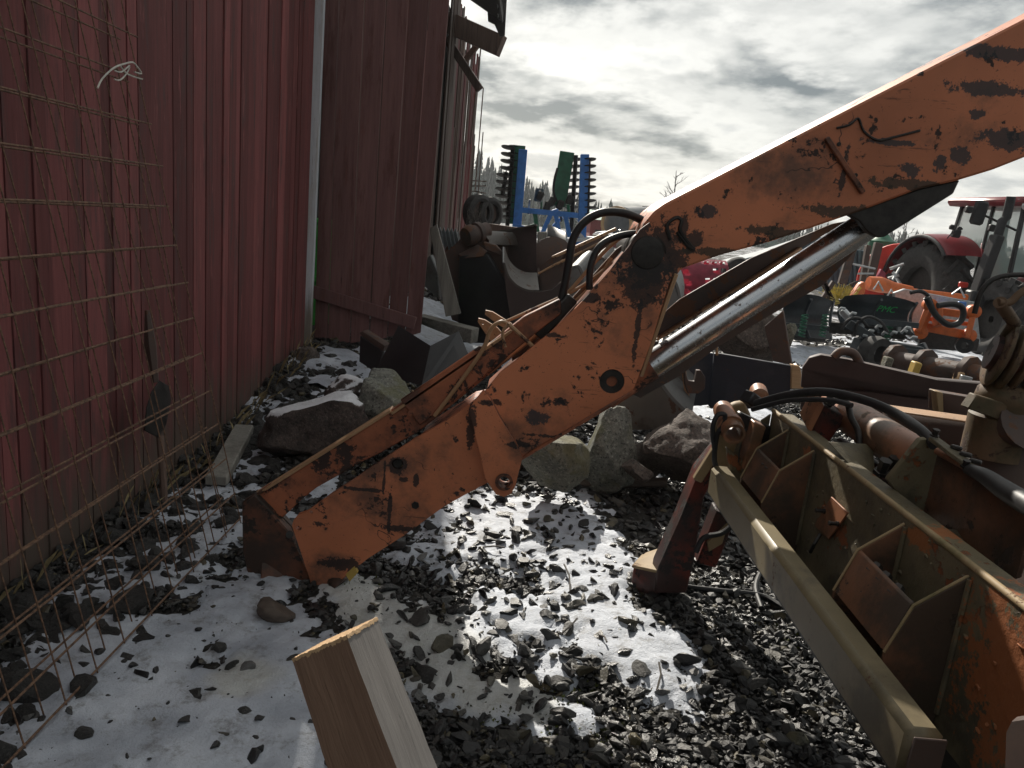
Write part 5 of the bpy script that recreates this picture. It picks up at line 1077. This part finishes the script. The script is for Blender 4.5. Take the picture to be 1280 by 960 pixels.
stw = MB(); cc = TL(1.05, .95, 1.72); nn = (hd*-.4+Vector((0, 0, 1))).normalized(); xx = nn.orthogonal().normalized(); yy = nn.cross(xx); stw.tube([cc+.2*(math.cos(a)*xx+math.sin(a)*yy) for a in np.linspace(0, 6.2832, 24)], .018, 6); stw.tube([cc, TL(1.35, .95, 1.2)], .03, 8); stw.tube([cc-.2*xx, cc+.2*xx], .014, 6)
stw.build('steering_wheel', m_plastic, trc)
MB().box(TL(.75, .95, .85), (1.15, 1.5, .6), rotm(0, 0, -7), .05).build('chassis', m_plastic, trc)
MB().poly([TL(1.5, .50, .85), TL(1.5, 1.4, .85), TL(1.5, 1.4, 1.40), TL(1.5, .5, 1.40)], hd*1.7, .08).build('bonnet', m_red, trc)
MB().box(TL(2.4, .95, .62), (.55, 1.9, .4), rotm(0, 0, -7), .04).build('chassis', m_darkst, trc)
MB().bar(fw, fw-rt*1.75, .16, .16).build('front_axle', m_darkst, trc)
# loader post and arm, exhaust, mirror, lamps
lpost = [TL(1.72, .10, .75), TL(1.62, .22, 1.55), TL(1.58, .28, 2.05), TL(1.5, .34, 2.72)]
MB().bar(P(1218, 374, 13.2), P(1247, 294, 13.2), .17, .20, hd, .02).build('loader_post', m_plastic, trc)
MB().box(P(1218, 374, 13.15), (.26, .25, .3), None, .03).build('post_foot', m_plastic, trc)
MB().tube([P(1247, 296, 13.2), P(1253, 276, 13.2), P(1258, 272, 13.2), P(1264, 246, 13.2)], .075, 12).build('exhaust_stack', m_plastic, trc); MB().bar(TL(1.5, .30, 2.70), TL(1.5, 1.5, 2.66), .05, .06).build('lamp_bar', m_plastic, trc)
for r_ in (.38, .55, 1.0, 1.3): MB().lathe(TL(1.56, r_, 2.62), hd, [(0, .03), (.02, .07), (.08, .08), (.09, .07)], 14).build('work_lamp', m_galv, trc)
mq = P(1224, 266, 13.6); MB().box(mq, (.24, .08, .42), rotm(0, 6, -7), .05).build('mirror', m_plastic, trc); MB().tube([mq, TL(1.5, .38, 2.2)], .02, 6).build('mirror_arm', m_plastic, trc)
for (u, v, s_) in ((1190, 284, .09), (1199, 286, .08), (1211, 262, .12), (1240, 285, .12), (1195, 292, .14)):
    MB().box(P(u, v, 13.9), (s_, s_*.8, s_), rotm(0, 6, 0), .02).build('work_lamp', m_plastic, trc)
MB().tube([P(1190, 284, 13.9), P(1194, 289, 13.9), P(1203, 286, 13.9)], .018, 6).build('lamp_arm', m_plastic, trc)
MB().tube([P(1184, 298, 13.9), P(1192, 288, 13.9)], .01, 5).build('aerial', m_plastic, trc)
MB().box(P(1204, 356, 13.6), (.16, .08, .10), None, .02).build('tail_lamp', m_vred, trc)

# ------------------------------------------------------------------ yard beyond
rd = MB(); c = P(1122, 352, 16); rd.lathe(c, (-.55, -1, .15), [(0, .2), (.0, .78), (.05, .80), (.1, .78), (.12, .2)], 40); tag(rd.build('red_disc', m_vred), 'round bright red shield standing left of the tractor wheel', 'shield')
gf = thing('folding_rack', 'small galvanised folding frame in front of the round red shield', 'rack', P(1125, 360, 15))
for a, c in (((1112, 336), (1130, 330)), ((1116, 340), (1126, 356)), ((1128, 330), (1116, 350)), ((1110, 348), (1124, 344)), ((1106, 356), (1122, 360))): MB().tube([P(*a, 15), P(*c, 14.9)], .03, 7).build('strut', m_galv, gf)
o = MB().poly([P(u, v, 15.6) for u, v in ((1094, 352), (1102, 336), (1108, 342), (1102, 360))], (0, .1, 0), .01).build('red_guard', m_pink); tag(o, 'small pinkish red guard left of the round red shield', 'guard')
bx = thing('steel_container', 'blue grey steel container behind the leaning rusty beams', 'container', P(1070, 400, 18))
MB().poly([P(u, v, 18) for u, v in ((1034, 306), (1110, 318), (1110, 372), (1034, 366))], (0, 2.4, 0), .02).build('wall', m_ctn, bx)
for i in range(12): MB().bar(P(1038+i*6, 307+i*.9, 17.97), P(1038+i*6, 366+i*.5, 17.97), .05, .04, (0, 1, 0), 0).build('rib', m_ctn, bx)
for i, (a, c) in enumerate((((1069, 298), (1052, 356)), ((1085, 307), (1078, 352)), ((1098, 304), (1086, 356)))):
    o = MB().bar(P(*a, 15), P(*c, 14.8), [.16, .10, .16][i], .10, (0, 1, 0), .01).build('rusty_beam', m_rust); tag(o, ['leftmost rusty beam leaning by the container, tallest of three', 'thin middle rusty beam leaning by the container', 'rightmost rusty beam leaning by the container, nearest the red shield'][i], 'beam', 'rusty beams leaning by the container')
for i, (a, c) in enumerate((((1066, 330), (1094, 336)), ((1072, 342), (1092, 342)))):
    o = MB().tube([P(*a, 14.7), P(*c, 14.7)], .02, 6).build('cross_rod', m_galv); tag(o, ['upper pale rod across the leaning rusty beams', 'lower pale rod across the leaning rusty beams'][i], 'rod')
o = MB(); o.lathe(P(1098, 330, 17), (0, 0, 1), [(0, .28), (.5, .3), (.55, .2), (.7, .05)], 20); tag(o.build('green_tank', m_green), 'dark green rounded tank top behind the leaning beams', 'tank')
cr = thing('steel_trestle', 'brown crossed steel legs at the left of the sweeper brush', 'trestle', P(1035, 380, 13))
for a, c in (((1028, 352), (1042, 378)), ((1042, 352), (1026, 376)), ((1024, 330), (1038, 376))): MB().bar(P(*a, 13), P(*c, 13), .07, .07).build('leg', m_rust, cr)

# folding harrow with blue beams
hw = thing('folding_harrow', 'folding disc harrow with upright blue and green beams behind the scrap pile', 'harrow', P(690, 310, 18))
HY = 18
for (a, c, w_, mt, nm) in (((654, 187), (646, 284), .20, m_blue, 'blue_beam'), ((731, 193), (727, 298), .20, m_blue, 'blue_beam'), ((649, 182), (640, 280), .30, m_green, 'green_beam'), ((709, 190), (698, 258), .34, m_green, 'green_beam')):
    dy = .25 if mt is m_green else 0; MB().bar(P(*a, HY+dy), P(*c, HY+dy), w_, .16, (0, 1, 0), .01).build(nm, mt, hw)
MB().bar(P(646, 262, HY), P(728, 270, HY), .14, .12).build('cross_beam', m_blue, hw); MB().bar(P(640, 284, HY-.1), P(655, 288, HY-.1), .3, .2).build('blue_foot', m_blue, hw)
MB().bar(P(727, 298, HY), P(722, 312, HY), .22, .3).build('blue_foot', m_blue, hw)
for a, c in (((690, 264), (676, 296)), ((694, 264), (700, 298)), ((668, 262), (672, 290)), ((706, 266), (712, 296))): MB().bar(P(*a, HY), P(*c, HY), .12, .1).build('drawbar', m_blue if a[0] % 4 else m_green, hw)
for u, v in ((675, 245), (690, 252), (700, 256), (684, 258), (712, 250)): MB().box(P(u, v, HY+.1), (.16, .2, .22), rotm(0, 20, 0), .03).build('hydraulic_block', m_darkst, hw)
MB().tube([P(675, 236, HY+.3), P(672, 252, HY+.3)], .10, 10).build('canister', m_ctn, hw)
MB().tube([P(u, v, HY) for u, v in ((697, 210), (693, 225), (692, 240), (696, 252))], .03, 6, 4).build('hose', m_rubber, hw)
for s_ in range(11):                                   # disc gangs: pairs of shallow discs edge on
    v = 186+s_*8.7
    for (u0, du, off) in ((635-s_*.6+((s_ in (4, 5, 6, 7)) * -4), 7, 0), (643-s_*.6, 7, .3)):
        MB().lathe(P(u0, v, HY+off), (.10, .2, 1), [(0, .03), (.02, .16), (.035, .17), (.05, .10), (.06, .03)], 14).build('disc', m_darkst, hw)
for s_ in range(9):
    v = 201+s_*8.6
    for (u0, off) in ((737, 0), (719-s_*.6, .3)):
        MB().lathe(P(u0, v, HY+off), (-.15, .2, 1), [(0, .03), (.02, .15), (.035, .16), (.05, .10), (.06, .03)], 14).build('disc', m_darkst, hw)
for a, c in (((641, 184), (634, 284)), ((720, 194), (714, 290)), ((736, 198), (734, 280)), ((633, 215), (628, 244))): MB().tube([P(*a, HY+.1), P(*c, HY+.1)], .05, 8).build('gang_axle', m_darkst, hw)
for i in range(26):
    u, v = random.uniform(660, 735), random.uniform(262, 300); q_ = P(u, v, HY+random.uniform(-.2, .6)); MB().tube([q_, q_+Vector((random.uniform(-.2, .2), random.uniform(-.2, .2), random.uniform(-.25, .25)))], random.uniform(.015, .04), 6).build('linkage', random.choice([m_darkst, m_galv, m_blue, m_green]), hw)
tw_ = thing('twin_tyres', 'pair of old tyres standing together beyond the end of the barn', 'tyres', P(600, 285, 13.5))
for i, (u, v, r_) in enumerate(((598, 266, .33), (611, 267, .30))):
    MB().lathe(P(u, v, 13.5+i*.2), (.75, -.65, .05), [(-.09, r_*.6), (-.11, r_*.75), (-.08, r_*.95), (0, r_), (.08, r_*.95), (.11, r_*.75), (.09, r_*.6)], 28, True).build('tyre', m_tyre, tw_)
    MB().lathe(P(u, v, 13.5+i*.2), (.75, -.65, .05), [(-.02, r_*.62), (.02, r_*.62)], 20).build('rim', m_rust, tw_)
o = MB().bar(P(610, 284, 12), P(646, 289, 12), .25, .12).build('timber_beam', m_old); tag(o, 'old brown timber below the pair of tyres', 'timber')
dk = MB(); b = dk.b
o = MB(); 
for i in range(50):
    a = random.uniform(0, 3.14); o.tube([P(590, 290, 13)+Vector((random.uniform(-.15, .3), random.uniform(-.2, .2), -.2)), P(590+random.uniform(-8, 12), 262+random.uniform(-4, 16), 13)], .006, 4)
o.build('brushwood', m_bark, None, None, 'stuff')

# far buildings and tank
fb = thing('farm_building', 'long farm building with green roof and dark red wall in the far distance', 'building', P(765, 292, 60))
a, c = P(738, 284, 60), P(830, 294, 60); a.z = c.z = -.3; L_ = c.x-a.x; zt = P(760, 276, 60).z; zr = P(750, 262, 60).z
MB().poly([(a.x, 60, -.3), (c.x, 60, -.3), (c.x, 60, zt), (a.x, 60, zt)], (0, 8, 0)).build('wall', m_rwall, fb)
MB().poly([(a.x-.3, 59.6, zt), (a.x-.3, 64, zr), (a.x-.3, 68.4, zt)], (L_+.6, 0, 0)).build('roof', m_groof, fb)
for i in range(4): MB().box((a.x+.8+i*1.5, 59.97, .9), (.8, .05, .7)).build('window', m_dark, fb)
MB().box((a.x+3.2, 59.95, .2), (1.8, .06, 1.0)).build('door', m_galv, fb)
tk = thing('tank_trailer', 'dull grey tank with a tan rimmed end behind the elbow of the arm', 'tank', P(800, 305, 26))
MB().lathe(P(772, 280, 26), P(845, 276, 30)-P(772, 280, 26), [(0, .45), (.03, .58), (.12, .60), (.12, .56), (4.5, .56)], 28).build('barrel', m_tank, tk)
MB().lathe(P(771, 280, 25.95), P(772, 280, 26)-P(845, 276, 30), [(0, .60), (.05, .60), (.05, .50), (0, .5)], 28, True).build('end_rim', m_endg, tk)
tk2 = MB(); tk2.lathe(P(806, 274, 32), P(850, 276, 36)-P(806, 274, 32), [(0, .25), (.1, .45), (.5, .5), (4, .5)], 28); tk2.build('tank_dome', m_tank, tk)
MB().lathe(P(808, 264, 32.4), (0, 0, 1), [(0, .35), (.12, .35), (.14, .2), (.2, .2)], 16).build('hatch', m_darkst, tk)
for i, (u, v, w_) in enumerate(((750, 300, .5), (742, 306, .4), (760, 296, .4), (738, 300, .3), (752, 292, .4))):
    o = MB().hull_rock(P(u, v, 20+i), (w_, .3, .12), 500+i, 6, 2).build('snow_heap', m_snow, None, None, 'structure')
ob2 = thing('stack_of_pallets', 'grey stack of old boards on the yard below the far building', 'boards', P(760, 305, 22))
for i in range(5): MB().bar(P(742, 304-i*2.5, 22), P(768, 304-i*2.5, 22), .8, .06).build('plank', m_gwoodx, ob2)

# wooded hillside and its trees, bare birches
xs = np.linspace(-260, 420, 70); hx = lambda x: 1.0+16*sstep(20, -60, x)*(.8+.4*vnoise(x*.03, 0*x))+3.0*vnoise(x*.02+9, x*0)
ys_ = np.linspace(170, 330, 14); V, Fq, Xg, Yg = grid(xs, ys_, lambda a, b: hx(a)*sstep(168, 260, b)*1.5-.4+0*b)
rawmesh('wooded_hill', V, Fq, m_hill, 'structure', True)
tr_ = []; n_t = 2600; tx = rng.uniform(-200, 380, n_t); ty = rng.uniform(175, 300, n_t); th = rng.uniform(4.5, 8.5, n_t)*np.where(tx > 20, .7, 1)
VV = []; FF = []; k0 = 0; na = 7
for x, y, h in zip(tx, ty, th):
    z0 = float(hx(x)*sstep(168, 260, y)*1.5-.6)
    for lv in range(5):
        zb = z0+h*(.08+.19*lv); r0_ = h*.17*(1-.17*lv)*random.uniform(.8, 1.2); zt = zb+h*.30
        for i in range(na):
            a = 2*math.pi*(i+random.random()*.5)/na; rr = r0_*random.uniform(.6, 1.1); VV.append((x+rr*math.cos(a), y+rr*math.sin(a), zb-random.random()*.05*h))
        VV.append((x, y, min(zt, z0+h*1.02)))
        for i in range(na): FF.append((k0+i, k0+(i+1) % na, k0+na))
        k0 += na+1
rawmesh('far_spruce_wood', VV, FF, m_forest, 'stuff')
def birch(label, u, v, Y, H, seed):
    rd_ = random.Random(seed); base = P(u, v, Y); base.z = -.1; t = thing('bare_tree', label, 'tree', base, 'bare trees beyond the yard')
    tk_ = MB(); tip_ = base+Vector((rd_.uniform(-.2, .2), 0, H)); tk_.tube([base, base.lerp(tip_, .5)+Vector((.08, 0, 0)), tip_], [H*.017, H*.011, H*.003], 7); tk_.build('trunk', m_bark, t)
    c_ = MB()
    def grow(p, d, L, r, dep):
        e = p+d*L; c_.tube([p, (p+e)/2+Vector((rd_.uniform(-.04, .04), rd_.uniform(-.04, .04), .03))*L, e], [r, r*.7, r*.35], 4)
        if dep: 
            for _ in range(3 if dep > 1 else 4): grow(p+d*L*rd_.uniform(.3, 1), (d+Vector((rd_.gauss(0, .45), rd_.gauss(0, .45), rd_.uniform(-.1, .5)))).normalized(), L*rd_.uniform(.4, .65), r*.5, dep-1)
    for i in range(16):
        s_ = .25+.72*i/16; p = base.lerp(tip_, s_); a = rd_.uniform(0, 6.28); grow(p, Vector((math.cos(a), math.sin(a), rd_.uniform(.5, 1.2))).normalized(), H*.24*(1.1-s_*.8), H*.005, 2)
    c_.build('crown', m_bark, t)
birch('bare birch rising over the tank behind the elbow of the arm', 838, 290, 45, 5.2, 1)
birch('slender bare tree beside the birch above the tank', 822, 290, 50, 4.2, 2)
birch('bare bush tree just left of the red shield', 1092, 330, 40, 2.7, 3)
birch('tall thin bare tree right above the red shield', 1125, 330, 42, 3.6, 4)
birch('low bare tree over the leaning rusty beams', 1078, 330, 44, 2.4, 5)

# ------------------------------------------------------------------ thin backlit haze over the whole yard
hzm = bpy.data.materials.new('pale_air'); hzm.use_nodes = True; t = NT(hzm.node_tree)
pvn = t.n('ShaderNodeVolumePrincipled', {'Color': (.86, .90, .95, 1), 'Density': .0004, 'Anisotropy': .3})
t.n('ShaderNodeOutputMaterial', {'Volume': pvn.outputs[0]})
hb_ = MB(); hb_.box((0, 0, 17), (1500, 1500, 40)); hb_.build('haze', hzm, None, None, 'stuff')

# small scrap filling the yard between the pile, the harrow and the blades (too small to tell apart)
scr = MB(); rs = random.Random(5)
for i in range(130):
    u, v, Y = rs.choice([(rs.uniform(560, 760), rs.uniform(288, 330), rs.uniform(9, 13)), (rs.uniform(650, 780), rs.uniform(285, 305), rs.uniform(13, 17)), (rs.uniform(700, 790), rs.uniform(290, 320), rs.uniform(8, 12))])
    q = P(u, v, Y); q.z = min(q.z, rs.uniform(.1, 1.1))
    a = Vector((rs.gauss(0, 1), rs.gauss(0, 1), rs.gauss(0, .5))).normalized()*rs.uniform(.15, .55)
    if rs.random() < .5: scr.bar(q-a, q+a, rs.uniform(.04, .2), rs.uniform(.02, .1))
    else: scr.tube([q-a, q+a], rs.uniform(.02, .07), 7)
scr.build('scrap_metal', m_rust, None, None, 'stuff')
scr = MB()
for i in range(60):
    u, v, Y = rs.uniform(640, 790), rs.uniform(286, 306), rs.uniform(14, 19)
    q = P(u, v, Y); q.z = rs.uniform(.1, 1.3); a = Vector((rs.gauss(0, 1), rs.gauss(0, 1), rs.gauss(0, .5))).normalized()*rs.uniform(.15, .5); scr.bar(q-a, q+a, rs.uniform(.04, .15), rs.uniform(.02, .1))
scr.build('scrap_metal', m_galv, None, None, 'stuff')
